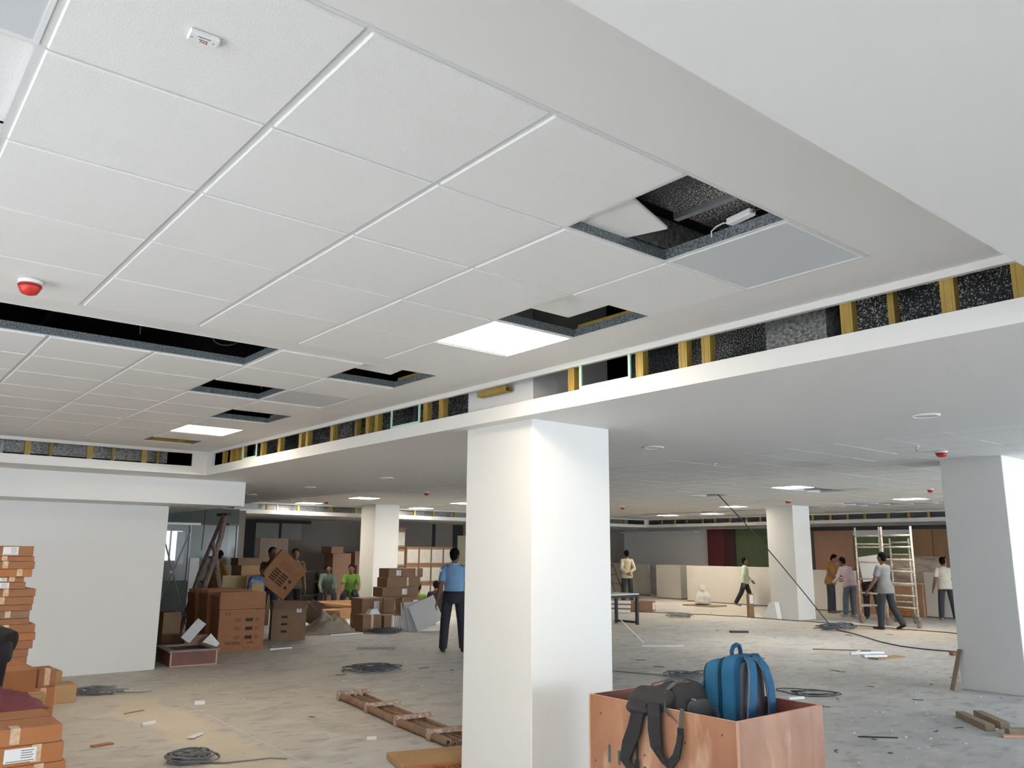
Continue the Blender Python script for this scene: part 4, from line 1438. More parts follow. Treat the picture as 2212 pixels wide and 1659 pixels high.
# worn paint and nail heads
for (y, z) in ((-.45, .70), (-.2, .62), (.1, .5), (.45, .68), (.5, .4), (-.02, .33)):
    lathe(MB(), [(.006, 0), (.005, .0015), (.001, .002)], 8).build('nail_head', M('rust_nail', (110, 70, 52), .5, .5), r, False, (-hx - .0005, y, z), (0, R_(-90), 0))
BLUEP = M('blue_chalk_print', (96, 122, 132), .9, alpha=.55, var=.5, vs=40)
for k, (y, z, s1, s2) in enumerate(((.38, .46, .02, .10), (.30, .45, .02, .08), (.22, .42, .05, .035), (.10, .40, .02, .08))):
    MB().box(-hx - .0015, y - s1 / 2, z - s2 / 2, -hx - .0003, y + s1 / 2, z + s2 / 2).build('print_mark', BLUEP, r)
tag(r, 'copper toned plywood crate holding two backpacks', 'crate')

# blue backpack standing in the crate --------------------------------------------
BLUE = cloth('backpack_blue', (38, 104, 146))
BLUED = cloth('backpack_blue_dark', (24, 78, 120))
GREYF = cloth('grey_mesh_fabric', (92, 94, 102))
GREYS = cloth('grey_piping', (128, 132, 138))


def puffy(sx, sy, sz, rnd, seed=0, amp=.01, taper=0.0, lean=0.0, e=4.5):
    """soft rounded block for bags, base at z = 0"""
    bm = bmesh.new()
    bmesh.ops.create_cube(bm, size=1)
    bmesh.ops.subdivide_edges(bm, edges=bm.edges[:], cuts=11, use_grid_fill=True)
    for v in bm.verts:
        p = v.co * 2
        q = (abs(p.x) ** e + abs(p.y) ** e + abs(p.z) ** e) ** (1 / e)
        p = p / max(q, 1e-6)
        f = 1 - taper * (p.z * .5 + .5)
        v.co = Vector((p.x * sx / 2 * f, p.y * sy / 2 * (1 - taper * .6 * (p.z * .5 + .5)) + lean * (p.z * .5 + .5), (p.z * .5 + .5) * sz))
        nz = mnoise.noise(Vector((v.co.x * 9 + seed, v.co.y * 9, v.co.z * 7)))
        v.co += Vector((p.x, p.y, p.z * .3)).normalized() * nz * amp
    return MB().bm(bm)


bp = empty('backpack', (4.385, 3.14, .556), R_(185))    # harness side (+y) faces the picture's right
puffy(.34, .12, .49, .06, 1, .005, .07, .0, 6).build('main_body', BLUE, bp, True, (0, .01, 0))
puffy(.335, .12, .455, .05, 2, .006, .07, .0, 6).build('front_compartment', BLUE, bp, True, (0, -.105, .0))
puffy(.30, .055, .33, .04, 3, .006, .05, .0, 6).build('front_pocket', BLUE, bp, True, (0, -.185, .0))
puffy(.28, .045, .45, .05, 4, .003, .10, .0, 5).build('back_pad', GREYF, bp, True, (0, .072, .01))


def zipline(y, w, h, tp, nm='zip', mat=BLACK, r_=.0035):
    pts = []
    for k in range(-6, 47):
        a = 2 * math.pi * k / 80
        cx_, cz_ = math.cos(a), math.sin(a)
        px_ = math.copysign(abs(cx_) ** .33, cx_)
        pz_ = math.copysign(abs(cz_) ** .33, cz_) * .5 + .5
        pts.append((px_ * (w / 2 + .002) * (1 - tp * pz_), y, max(.02, pz_ * (h + .003))))
    MB().tube(pts, r_, 6).build(nm, mat, bp, True)


zipline(-.05, .34, .47, .07)
zipline(-.155, .325, .435, .07)
zipline(.062, .335, .485, .07, 'seam_piping', BLUED, .005)
MB().tube([(-.05, -.02, .475), (-.05, -.02, .51), (-.035, -.018, .535), (0, -.016, .545), (.035, -.018, .535), (.05, -.02, .51), (.05, -.02, .475)], .013, 8).build('carry_handle', BLUED, bp, True)
for sg in (-1, 1):
    path = [(sg * .035, .07, .478), (sg * .05, .105, .462), (sg * .075, .128, .41), (sg * .10, .138, .32), (sg * .118, .136, .22), (sg * .125, .128, .13), (sg * .128, .112, .07), (sg * .14, .085, .035)]
    ws = [.05, .062, .07, .074, .072, .064, .048, .034]
    st = MB().ribbon(path, ws, .018, (1, 0, 0)).build('shoulder_strap', BLUE, bp, False)
    for q in (-1, 1):
        MB().tube([(p[0] + q * w / 2, p[1], p[2]) for p, w in zip(path, ws)], .0055, 6).build('piping', GREYS, st, True)
    MB().ribbon([(sg * .14, .09, .04), (sg * .15, .10, .025), (sg * .16, .07, .012)], .025, .004, (0, .3, 1)).build('web_strap', GREYS, bp)
puffy(.03, .11, .17, .02, 5, .003).build('side_pocket', cloth('pocket_mesh', (84, 96, 116)), bp, True, (.168, -.10, .02))
MB().tube([(.172, -.16, .24), (.182, -.165, .215), (.180, -.17, .185), (.178, -.168, .165)], .005, 6).build('zip_pull', GALV, bp, True)
MB().ribbon([(-.02, .04, .484), (-.05, .06, .494), (-.09, .07, .49)], .03, .006, (0, 1, .2)).build('hang_loop', M('olive_web', (96, 92, 82), .8), bp)
tag(bp, 'blue backpack with grey mesh back standing in the crate', 'backpack')

# black backpack slumped over the crate's edge ----------------------------------------
BLK = cloth('black_nylon', (50, 49, 52))
OLV = cloth('olive_trim', (96, 98, 92))
kb = empty('backpack', (4.03, 3.36, .56))
mb = puffy(.34, .42, .34, .1, 11, .02, .25)
for i_, v in enumerate(mb.v):
    x, y, z = v
    z2 = z - .10 * max(0, (y / .42 + .1)) - .05 * max(0, -x / .3) + .018 * mnoise.noise(Vector((x * 14, y * 12, z * 12)))
    mb.v[i_] = (x - .02 + .06 * z, y, z2)
mb.build('main_body', BLK, kb, True)
mb = puffy(.16, .30, .13, .05, 12, .012)
mb.build('top_pocket', BLK, kb, True, (-.13, .03, .17), (0, R_(-28), 0))
mb = puffy(.10, .17, .055, .02, 13, .006)
mb.build('grab_flap', BLK, kb, True, (-.205, .07, .195), (0, R_(-52), R_(4)))
MB().ribbon([(-.20, .165, .22), (-.225, .07, .205), (-.205, -.02, .215)], .05, .01, (-.5, 0, .7)).build('haul_loop', BLK, kb)
MB().ribbon([(-.20, -.22, .12), (-.235, -.12, .22), (-.17, -.06, .29), (-.05, -.05, .335), (.06, -.07, .335)], .03, .006, (.4, 1, .2)).build('trim_band', OLV, kb)
MB().ribbon([(-.218, .03, .16), (-.222, -.01, .20), (-.216, -.06, .15)], .06, .006, (-.3, .2, 1)).build('trim_band', OLV, kb)
MB().cbox(.012, .03, .012, .003, Matrix.Translation((-.06, -.19, .26))).build('zip_pull', GALV, kb)
puffy(.20, .05, .20, .03, 14, .008).build('side_mesh_pocket', cloth('grey_black_mesh', (66, 68, 70)), kb, True, (-.02, -.20, .06))
MB().tube([(-.19, .10, .215), (-.12, .06, .325), (.0, .0, .352), (.08, -.10, .30), (.09, -.17, .22)], .005, 6).build('seam_piping', OLV, kb, True)
# shoulder straps hanging down outside the crate
off = Vector((4.03, 3.36, .56))
sA = [(3.785, 3.40, .80), (3.772, 3.42, .735), (3.775, 3.452, .64), (3.778, 3.506, .542), (3.78, 3.535, .46), (3.783, 3.49, .415), (3.785, 3.45, .43)]
sB = [(3.785, 3.305, .80), (3.772, 3.295, .735), (3.774, 3.298, .66), (3.776, 3.288, .58), (3.778, 3.255, .51), (3.78, 3.20, .488), (3.78, 3.15, .545), (3.78, 3.125, .62), (3.78, 3.118, .665)]
MB().ribbon([Vector(p) - off for p in sA], [.085, .09, .095, .09, .08, .06, .03], .016, (0, 1, .2)).build('shoulder_strap', BLK, kb)
MB().ribbon([Vector(p) - off for p in sB], [.085, .09, .09, .085, .075, .06, .045, .035, .03], .016, [(0, 1, 0)] * 4 + [(.2, .8, .5)] + [(.3, .3, .9)] + [(0, 1, .5)] + [(0, 1, 0)] * 2).build('shoulder_strap', BLK, kb)
MB().cbox(.014, .04, .055, .004, Matrix.Translation(Vector((3.782, 3.118, .672)) - off)).build('buckle', BLACK, kb)
MB().ribbon([Vector(p) - off for p in ((3.79, 3.108, .80), (3.782, 3.112, .74), (3.782, 3.117, .69))], .026, .004, (0, 1, 0)).build('web_strap', OLV, kb)
MB().ribbon([Vector(p) - off for p in ((3.79, 3.44, .80), (3.785, 3.441, .70), (3.785, 3.443, .56), (3.785, 3.446, .46))], .014, .004, (0, 1, 0)).build('web_strap', BLACK, kb)
MB().cbox(.012, .03, .05, .004, Matrix.Translation(Vector((3.783, 3.447, .45)) - off)).build('buckle', BLACK, kb)
tag(kb, 'black backpack slumped over the crate edge with straps hanging', 'backpack')

# low wooden tray box by the wall end -------------------------------------------------
r = empty('wooden_tray', (4.33, 12.86, 0), R_(-4))
TRAYM = M('red_brown_ply', (126, 84, 76), .6, var=.3, vs=6)
w, d, h = .66, .82, .20
for nm, b_ in (('side_panel', (-w / 2, -d / 2, 0, w / 2, -d / 2 + .02, h)), ('side_panel', (-w / 2, d / 2 - .02, 0, w / 2, d / 2, h)), ('side_panel', (-w / 2, -d / 2 + .02, 0, -w / 2 + .02, d / 2 - .02, h)), ('side_panel', (w / 2 - .02, -d / 2 + .02, 0, w / 2, d / 2 - .02, h)), ('bottom_panel', (-w / 2 + .02, -d / 2 + .02, 0, w / 2 - .02, d / 2 - .02, .02))):
    MB().box(*b_).build(nm, TRAYM, r)
for b_ in ((-w / 2 - .03, -d / 2 - .03, h, w / 2 + .03, -d / 2 + .07, h + .025), (-w / 2 - .03, d / 2 - .07, h, w / 2 + .03, d / 2 + .03, h + .025), (-w / 2 - .03, -d / 2 + .07, h, -w / 2 + .07, d / 2 - .07, h + .025), (w / 2 - .07, -d / 2 + .07, h, w / 2 + .03, d / 2 - .07, h + .025)):
    MB().box(*b_).build('rim_board', M('dusty_board', (150, 142, 132), .8, var=.4, vs=8), r)
for xx in (-w / 2, w / 2 - .02):
    MB().box(xx, -d / 2 - .004, 0, xx + .02, -d / 2, h).build('edge_strip', PLYEDGE, r)
MB().box(-w / 2, -d / 2 - .004, 0, w / 2, -d / 2, .014).build('edge_strip', PLYEDGE, r)
tag(r, 'low red brown wooden box frame beside the end of the white wall', 'wooden box')

# timber offcuts on the right --------------------------------------------------
def stick(label, a, b, w, h, mat=WOOD, name='timber_offcut', cat='offcut', group=None, roll=0):
    a, b = Vector(a), Vector(b)
    d = (b - a)
    L_ = d.length
    q = d.to_track_quat('X', 'Z')
    mm = q.to_matrix().to_4x4()
    o = MB().cbox(L_, w, h, min(.004, w / 4, h / 4)).build(name, mat)
    o.matrix_world = Matrix.Translation((a + b) / 2) @ mm @ Matrix.Rotation(roll, 4, 'X')
    return tag(o, label, cat, group)


stick('long timber offcut on the floor, left one of two laid parallel', (9.32, 3.98, .03), (8.82, 3.50, .03), .09, .06)
stick('long timber offcut on the floor, upper of two laid parallel', (9.46, 3.86, .035), (9.02, 3.44, .035), .09, .07)
stick('short timber block in front of the two parallel offcuts', (8.78, 3.34, .03), (8.95, 3.16, .03), .10, .06)
stick('thin board offcut lying askew beside the timber block', (8.62, 3.33, .012), (8.86, 3.10, .012), .08, .024, PLYEDGE)
stick('timber block at the edge of the offcut pile', (9.0, 3.25, .04), (9.05, 3.08, .04), .1, .08)
stick('narrow plank leaning against the column at the frame edge', (11.05, 4.78, .0), (11.235, 4.72, .48), .07, .02)
wsp = [((13.9, 7.5), (13.5, 7.35)), ((13.6, 7.25), (13.95, 7.1)), ((13.2, 7.1), (13.25, 6.85)), ((13.0, 6.95), (13.35, 6.75)), ((13.05, 7.2), (13.6, 7.0))]
for k, (a, b) in enumerate(wsp):
    stick(('white trunking offcut lying at the back of the litter heap', 'white trunking offcut second from the back of the litter heap', 'shortest white trunking offcut of the litter heap', 'white trunking offcut at the front of the litter heap', 'longest white trunking offcut on top of the litter heap')[k], (a[0], a[1], .02 + .012 * k), (b[0], b[1], .02 + .012 * k), .05, .035, PLASTIC, 'trunking_offcut', 'offcut', 'white trunking offcuts in the litter heap')
stick('thin brown board under the trunking offcuts', (13.2, 6.9, .008), (13.9, 6.8, .008), .2, .015, CARDT)
stick('small white plastic trunking piece beside the thin wire loops', (8.75, 5.62, .02), (8.95, 5.55, .02), .04, .03, PLASTIC, 'trunking_offcut')
stick('white tube offcut lying near the cable coil', (2.52, 8.56, .014), (2.66, 8.62, .014), .028, .028, PLASTIC, 'tube_offcut', roll=.5)
stick('small white plastic block on the floor by the sand strip', (3.28, 9.38, .02), (3.39, 9.36, .02), .06, .04, PLASTIC, 'plastic_block')
stick('torn scrap of brown cardboard near the nearest stack', (1.95, 7.95, .006), (2.12, 7.98, .006), .07, .01, CARD2, 'cardboard_scrap', 'scrap')
stick('curled cream paper scrap near the tied cable coil', (2.70, 7.75, .012), (2.84, 7.88, .012), .06, .012, PAPERC, 'paper_scrap', 'scrap')
stick('thin curved cream strip lying on the sandy floor', (2.55, 9.28, .006), (2.76, 9.36, .006), .02, .01, WOOD, 'wood_strip', 'scrap')
stick('broken cardboard piece near the ladder end', (5.0, 6.15, .01), (5.18, 6.05, .01), .09, .014, PAPERC, 'cardboard_scrap', 'scrap')
stick('small white block beside the bamboo ladder', (3.92, 6.78, .014), (4.0, 6.74, .014), .03, .028, PLASTIC, 'plastic_block')
stick('pale wide wood scrap on the floor before the boxes', (7.2, 12.9, .012), (7.75, 12.55, .012), .16, .02, M('dusty_scrap', (186, 174, 156), .8, var=.4, vs=20), 'board_scrap', 'scrap')
stick('short dark scrap on the open floor behind the crate', (15.0, 10.95, .02), (15.3, 10.7, .02), .08, .04, M('dark_strip', (70, 60, 56), .7), 'metal_scrap', 'scrap')
stick('thin white strip on the floor right of the big column', (9.1, 8.0, .008), (9.55, 7.65, .008), .02, .014, PLASTIC, 'plastic_strip', 'scrap')
stick('bent white strip near the metal table foot', (11.5, 10.3, .01), (12.1, 9.85, .01), .05, .02, PLASTIC, 'plastic_strip', 'scrap')
stick('thin white strut leaning at the big column edge', (11.9, 10.6, .01), (11.6, 10.9, .42), .04, .012, PLASTIC, 'plastic_strip', 'scrap')
stick('thin dark rod curved on the floor before the timber offcuts', (7.55, 4.15, .006), (7.80, 3.90, .006), .012, .012, CABLED, 'metal_rod', 'scrap')
stick('red brown stone scrap on the far floor', (14.75, 6.35, .03), (14.95, 6.22, .03), .10, .06, M('brick_scrap', (132, 96, 88), .9), 'brick_scrap', 'scrap')
stick('thin brown stick lying left of the white offcuts', (13.6, 8.2, .012), (14.2, 7.45, .012), .02, .02, WOOD, 'stick', 'scrap')
# plaster chips and crumbs: nobody could count them
mb = MB()
rnd = random.Random(5)
spots = [(2.9, 9.8, 1.2, 60), (6.0, 9.5, 2.5, 90), (5.5, 8.0, 1.5, 40), (9.0, 8.3, 2.2, 110), (8.0, 4.6, 1.6, 90), (10.5, 4.2, 1.2, 60), (13, 9.5, 3, 120), (8, 13, 2, 60), (17, 13, 4, 120), (9.2, 3.2, .8, 60), (7.3, 3.4, 1.0, 50)]
for (cx, cy, sd, nn) in spots:
    for _ in range(nn):
        x, y = rnd.gauss(cx, sd), rnd.gauss(cy, sd)
        if 3.7 < x < 4.75 and 2.6 < y < 5.3:
            continue
        if 19.1 < x < 20.1 and 11.8 < y < 12.8 or 22.2 < x:
            continue
        if y < 1.5 or x < 2.0 or 11.1 < x < 12.1 and 3.9 < y < 4.9:
            continue
        s = rnd.choice((.004, .005, .006, .008, .012))
        mm = Matrix.Translation((x, y, s * .35)) @ Matrix.Rotation(rnd.uniform(0, 6), 4, 'Z')
        mb.box(-s, -s * rnd.uniform(.5, 1.4), -s * .35, s * rnd.uniform(.7, 2), s, s * .35, mm)
tag(mb.build('plaster_debris', M('plaster_chip', (222, 216, 206), .8)), 'scattered white plaster chips and crumbs on the floor', kind='stuff')
# dark wire snippets and sawdust streaks
mb = MB()
for (cx, cy, sd, nn) in ((8.6, 4.9, 1.2, 10), (10.5, 6.0, 1.8, 10), (15.5, 11, 3, 16), (6.5, 9.6, 1.8, 8)):
    for _ in range(nn):
        x, y = rnd.gauss(cx, sd), rnd.gauss(cy, sd)
        if (3.7 < x < 4.75 and 2.6 < y < 5.3) or y < 1.5 or (11.1 < x < 12.1 and 3.9 < y < 4.9):
            continue
        a, l = rnd.uniform(0, 6.28), rnd.uniform(.03, .16)
        cv = rnd.uniform(-1.5, 1.5)
        mb.tube([(x + l * t_ * math.cos(a + cv * t_), y + l * t_ * math.sin(a + cv * t_), .006) for t_ in (0, .33, .66, 1)], .004, 5)
tag(mb.build('wire_debris', CABLED), 'snipped dark wire ends littering the floor', kind='stuff')
# ================================================================== things in the far half
# three tall opened cartons standing one behind the other
def flap_carton(label, loc, size, rz, flap, mat=CARD, group=None, side='front'):
    sx, sy, sz = size
    c_ = carton(label, loc, size, rz, mat, None, (), open_top=True, group=group)
    MB().box(-sx / 2, -sy / 2 - .004, 0, sx / 2, -sy / 2 + .004, flap).build('flap', mat, c_, False, (0, 0, sz), (R_(-3), 0, 0))
    # back flap standing, side flaps folded in
    MB().box(-sx / 2, -.004, 0, sx / 2, .004, flap).build('flap', mat, c_, False, (0, sy / 2, sz), (R_(4), 0, 0))
    MB().box(-.004, -sy / 2 + .01, 0, .004, sy / 2 - .01, flap * .8).build('flap', mat, c_, False, (-sx / 2, 0, sz), (0, R_(-4), 0))
    return c_


q1 = flap_carton('tall open brown carton with upside-down print, front one of three in a row', (5.50, 13.96, 0), (.76, .46, .66), R_(-3), .28, CARD, 'tall open cartons in a row')
MB().box(-.38, -.2345, .655, .38, -.2325, .662).build('fold_line', M('fold_pale', (190, 150, 112), .8), q1)
textmesh('Garnet', .085, INK, q1, (-.14, -.2335, .13), (R_(90), R_(180), 0))
textmesh('wipro', .05, INK, q1, (.16, -.2335, .13), (R_(90), R_(180), 0))
mb = MB()
for k in range(16):
    a = R_(40 + k * 17)
    mb.ell((.10 + .085 * math.cos(a), -.2335, .13 + .085 * math.sin(a)), (.006, .001, .006), None, 6, 4)
o = mb.build('dotted_ring', INK, q1)
o['kind'] = 'stuff'
textmesh('4 N', .06, INK, q1, (-.24, -.2335, .60), (R_(90), R_(180), 0))
for q in range(3):
    zz = .50 - .14 * q
    for (x0, x1, mt) in ((-.12, -.02, 'print_ink_soft'), (.06, .18, 'print_ink'), (.22, .29, 'print_ink_soft')):
        MB().box(x0, -.2338, zz - .028, x1, -.2325, zz + .028).build('print_block', M(mt, (140, 92, 60), .8) if mt.endswith('soft') else INK, q1)
flap_carton('tall open brown carton, middle one of three in a row', (5.47, 14.48, 0), (.76, .46, .66), R_(-3), .30, CARD, 'tall open cartons in a row')
flap_carton('tall open brown carton, rear one of three in a row', (5.45, 15.0, 0), (.76, .46, .66), R_(-2), .30, CARD, 'tall open cartons in a row')
# smaller carton with a hanging flap and a warning label
q2 = carton('open brown carton with hanging flap and warning label', (6.90, 15.05, 0), (.62, .42, .70), R_(-18), CARDD, None, (), open_top=True)
MB().box(-.31, -.30, -.004, .31, 0, .004).build('flap', CARDD, q2, False, (0, -.21, .70), (R_(22), 0, 0))
MB().box(0, -.2, -.004, .26, .2, .004).build('flap', CARDD, q2, False, (.31, 0, .70), (0, R_(40), 0))
MB().box(.13, -.2125, .50, .22, -.2110, .62).build('paper_label', PAPERC, q2)
MB().box(.168, -.2135, .53, .182, -.2125, .60).build('print_mark', M('red_print', (190, 40, 40), .6), q2)
for q in range(3):
    MB().box(-.14, -.2125, .40 - .13 * q, -.03, -.2112, .44 - .13 * q).build('print_block', INK, q2)
# tilted carton carried by the worker
hc = empty('carton', (6.93, 15.50, 1.17), R_(-8))
MB().cbox(.66, .10, .72, .005, Matrix.Rotation(R_(38), 4, 'Y')).build('body', CARD, hc)
rot38 = Matrix.Rotation(R_(38), 4, 'Y')
for i in range(2):
    for j in range(5):
        mb = MB().box(-.20 + .17 * i, -.0525, -.20 + .05 * j, -.05 + .17 * i, -.0512, -.17 + .05 * j, rot38)
        mb.build('print_bar', INK, hc)
for (x, z) in ((.2, -.16), (.2, -.02)):
    lathe(MB(), [(.03, 0), (.03, .001), (.022, .001), (.022, 0)], 14).build('print_mark', INK, hc, False, rot38 @ Vector((x, -.0515, z)), (R_(90), 0, 0))
for z in (.1, .15, .2):
    MB().box(-.18, -.0525, z, .1, -.0512, z + .018, rot38).build('print_bar', M('print_ink_soft', (140, 92, 60), .8), hc)
tag(hc, 'brown printed carton held up at a tilt by the worker', 'carton')

# paint spattered wooden trestle ladder
LADM = M('spattered_ladder', (118, 92, 84), .8, var=.8, vs=16, rgb2=(168, 152, 142), stretch=(4, 4, 1))
r = empty('trestle_ladder', (5.45, 15.6, 0))
apex = Vector((.32, .0, 2.32))
A0 = Vector((-.22, -.02, 0))
# bowed near leg: long crooked pole from the floor to the apex
MB().tube([A0, A0.lerp(apex, .25) + Vector((.0, 0, 0)), A0.lerp(apex, .55) + Vector((.03, 0, 0)), A0.lerp(apex, .8) + Vector((.04, 0, 0)), apex], [.062, .058, .055, .052, .05], 8).build('pole', LADM, r, True)
MB().tube([(.10, .02, 1.78), (.17, .0, 1.62), (.24, -.02, 1.2), (.33, -.02, .8), (.36, -.02, .0)], [.045, .05, .05, .048, .045], 8).build('pole', LADM, r, True)
MB().tube([(-.16, .7, 0), (.05, .4, 1.2), (.3, .05, 2.3)], .04, 8).build('pole', LADM, r, True)
MB().cbox(.10, .5, .05, .006, Matrix.Translation((.33, .12, 2.30))).build('top_bar', M('maroon_wood', (112, 56, 50), .7), r)
for zz in (.55, 1.05, 1.5):
    MB().cyl((-.18 + .23 * zz, .0, zz), (-.1 + .17 * zz, .62 - .25 * zz, zz), .02, None, 8).build('rung', LADM, r)
MB().tube([(-.02, 0, .95), (.14, -.03, .93), (.32, -.02, .96)], .006, 5).build('tie_rope', CABLED, r)
tag(r, 'paint spattered wooden trestle ladder behind the tall cartons', 'ladder')
o = MB().tube([(5.56, 16.1, ZB), (5.55, 16.1, 2.1), (5.535, 16.1, 1.62)], .008, 5).build('hanging_cable', CABLED)
tag(o, 'dark cable hanging from the ceiling beside the trestle ladder', 'cable')

# cross braces of a dismantled scaffold in the dark corner
PALEM = M('pale_steel', (170, 172, 170), .5, .3)
r = empty('brace_frame', (5.3, 17.0, 0))
for (a, b) in (((-.25, 0, 2.0), (.42, 0, .0)), ((.30, 0, 2.0), (-.40, 0, .0)), ((-.50, .15, 1.45), (-.22, .15, .0))):
    MB().tube([a, b], .014, 6).build('brace', PALEM, r)
MB().cyl((-.02, -.02, 1.2), (-.02, .02, 1.2), .03).build('pivot', PALEM, r)
tag(r, 'pale crossed scaffold braces standing in the dark corner', 'scaffold brace')
o = boxes((6.10, 18.4, 0, 6.30, 18.44, 1.46)).build('white_board', PLASTIC)
tag(o, 'narrow white board standing in the dark corner', 'board')
# litter around the ladder foot
for k, (x, y, z, sx, sy, sz, rz, mt, lab) in enumerate(((4.55, 14.6, 0, .3, .4, .62, 5, CARDD, 'brown box half hidden by the white wall end, upper'), (4.72, 15.4, 0, .50, .45, .34, -10, CARDD, 'dark open box at the foot of the trestle ladder'), (4.7, 13.85, 0, .40, .35, .30, 12, CARDD, 'dull box behind the low wooden box frame'), (5.15, 16.6, .0, .5, .4, .42, 8, CARDT, 'tan box full of scraps by the ladder'))):
    carton(lab, (x, y, z), (sx, sy, sz), R_(rz), mt, None, (), open_top=(k in (1, 3)))
stick('white printed packing sleeve leaning on the box by the low wooden frame', (4.50, 13.5, .25), (4.78, 13.6, .52), .16, .012, PAPER, 'packing_sleeve', 'packaging', roll=R_(50))
stick('white printed packing sleeve lying beside the low wooden frame', (4.85, 13.55, .10), (5.02, 13.62, .24), .22, .012, PAPER, 'packing_sleeve', 'packaging', roll=R_(70))
for k in range(4):
    stick('pale timber scrap by the ladder foot, %s of four' % ('lowest', 'second', 'third', 'topmost')[k], (4.85 + .1 * k, 16.0 - .1 * k, .43 + .03 * k), (5.45 + .05 * k, 16.1 - .2 * k, .43 + .03 * k), .10, .02, WOOD, 'timber_offcut', 'offcut', 'scrap timber by the trestle ladder')
# yellowish board and blue printed sack on the tall cartons
o = MB().cbox(.46, .06, 1.16, .004, Matrix.Translation((6.10, 15.80, .58)) @ Matrix.Rotation(R_(-4), 4, 'Z')).build('chipboard_sheet', M('chipboard', (180, 162, 120), .7, var=.5, vs=5, rgb2=(190, 140, 90)))
tag(o, 'pale yellow chipboard sheet standing behind the tall cartons', 'board')
r = empty('printed_sack', (6.40, 15.46, 0), R_(-6))
puffy(.34, .16, 1.16, .05, 21, .008).build('sack', M('blue_sack', (62, 84, 132), .4, var=.7, vs=9, rgb2=(170, 180, 196)), r, True)
MB().box(-.10, -.088, .86, .12, -.084, 1.02).build('yellow_print', M('sack_yellow', (176, 146, 74), .5), r)
tag(r, 'blue and yellow printed plastic sack standing by the chipboard', 'sack')
# boxes stacked at the back left of the carrier
carton('dull brown box stacked behind the carrier, lower', (7.45, 18.3, 0), (.7, .6, 1.1), 0, CARDD, None, (), group='boxes behind the carrier')
carton('dull brown box stacked behind the carrier, middle', (7.40, 18.3, 1.101), (.62, .5, .20), R_(4), CARDT, None, (), group='boxes behind the carrier')
carton('flat brown box on top of the boxes behind the carrier', (7.42, 18.3, 1.302), (.74, .5, .16), R_(-3), CARDD, None, (), group='boxes behind the carrier')
o = boxes((8.30, 19.98, .8, 9.05, 20.02, 1.93)).build('board', M('brown_board', (112, 98, 88), .8, var=.3, vs=4))
tag(o, 'dull brown board standing behind the carrier head', 'board')
boxes((8.4, 20.02, 0, 8.45, 20.06, 1.9), (8.9, 20.02, 0, 8.95, 20.06, 1.9)).build('support', WOOD, o)
# dark metal racks along the back wall
r = empty('metal_rack', (10.2, 22.9, 0))
DST = M('dark_steel', (52, 50, 52), .5, .4)
for (x, y) in ((-1.3, -.3), (1.3, -.3), (-1.3, .3), (1.3, .3)):
    MB().box(x - .03, y - .03, 0, x + .03, y + .03, 1.05).build('leg', DST, r)
for z in (.35, .72, 1.02):
    MB().box(-1.33, -.33, z, 1.33, .33, z + .035).build('shelf', DST, r)
MB().box(-1.1, -.34, .76, .2, -.33, .80).build('shelf_edge', PALEM, r)
tag(r, 'dark low metal rack in front of the back wall', 'rack')
for k, (x, z, w, h) in enumerate(((12.0, 0, .9, .95), (12.9, 0, .5, 1.2), (12.15, .951, .6, .6), (12.80, 1.201, .45, .42), (11.95, 1.553, .4, .2))):
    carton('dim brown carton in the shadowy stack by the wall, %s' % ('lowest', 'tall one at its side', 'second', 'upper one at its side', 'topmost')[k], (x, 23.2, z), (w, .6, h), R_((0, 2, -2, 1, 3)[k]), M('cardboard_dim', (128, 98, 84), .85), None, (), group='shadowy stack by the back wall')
# pallet stack of white faced boxes behind the guard
WB = M('white_face', (206, 202, 192), .7, var=.2, vs=6)
posn = ('first', 'second', 'third', 'fourth')
lev = ('bottom', 'middle', 'top')
for i in range(4):
    for j in range(3):
        if i == 3 and j == 2:
            pass
        x = 14.24 + .465 * i
        z = .10 + .56 * j
        c_ = carton('white faced box behind the guard, %s from the column, %s row' % (posn[i], lev[j]), (x, 22.45, z), (.45, .45, .55), 0, CARDD, None, (), group='white faced pallet boxes behind the guard')
        MB().box(-.20, -.232, .06, .20, -.2255, .47).build('white_panel', WB, c_)
r = empty('pallet', (14.94, 22.45, 0))
for k in range(5):
    MB().box(-.95, -.24 + .1 * k, .07, .95, -.17 + .1 * k, .095).build('plank', WOOD, r)
for x in (-.9, 0, .82):
    MB().box(x, -.24, 0, x + .08, .23, .07).build('bearer', WOOD, r)
tag(r, 'wooden pallet under the white faced boxes', 'pallet')
for j in range(4):
    c_ = carton('white faced box in the single pile close to the far column, %s' % ('lowest', 'second', 'third', 'topmost')[j], (13.78, 22.5, .58 * j), (.42, .42, .56), R_(1.5 * (j % 2)), CARDD, None, (), group='single pile beside the far column')
    MB().box(-.18, -.218, .07, .18, -.211, .47).build('white_panel', WB, c_)
o = boxes((13.55, 22.3, 2.321, 14.05, 22.7, 2.345)).build('timber_sheet', M('orange_ply', (186, 112, 80), .7))
tag(o, 'orange plywood offcut on top of the single pile', 'board')
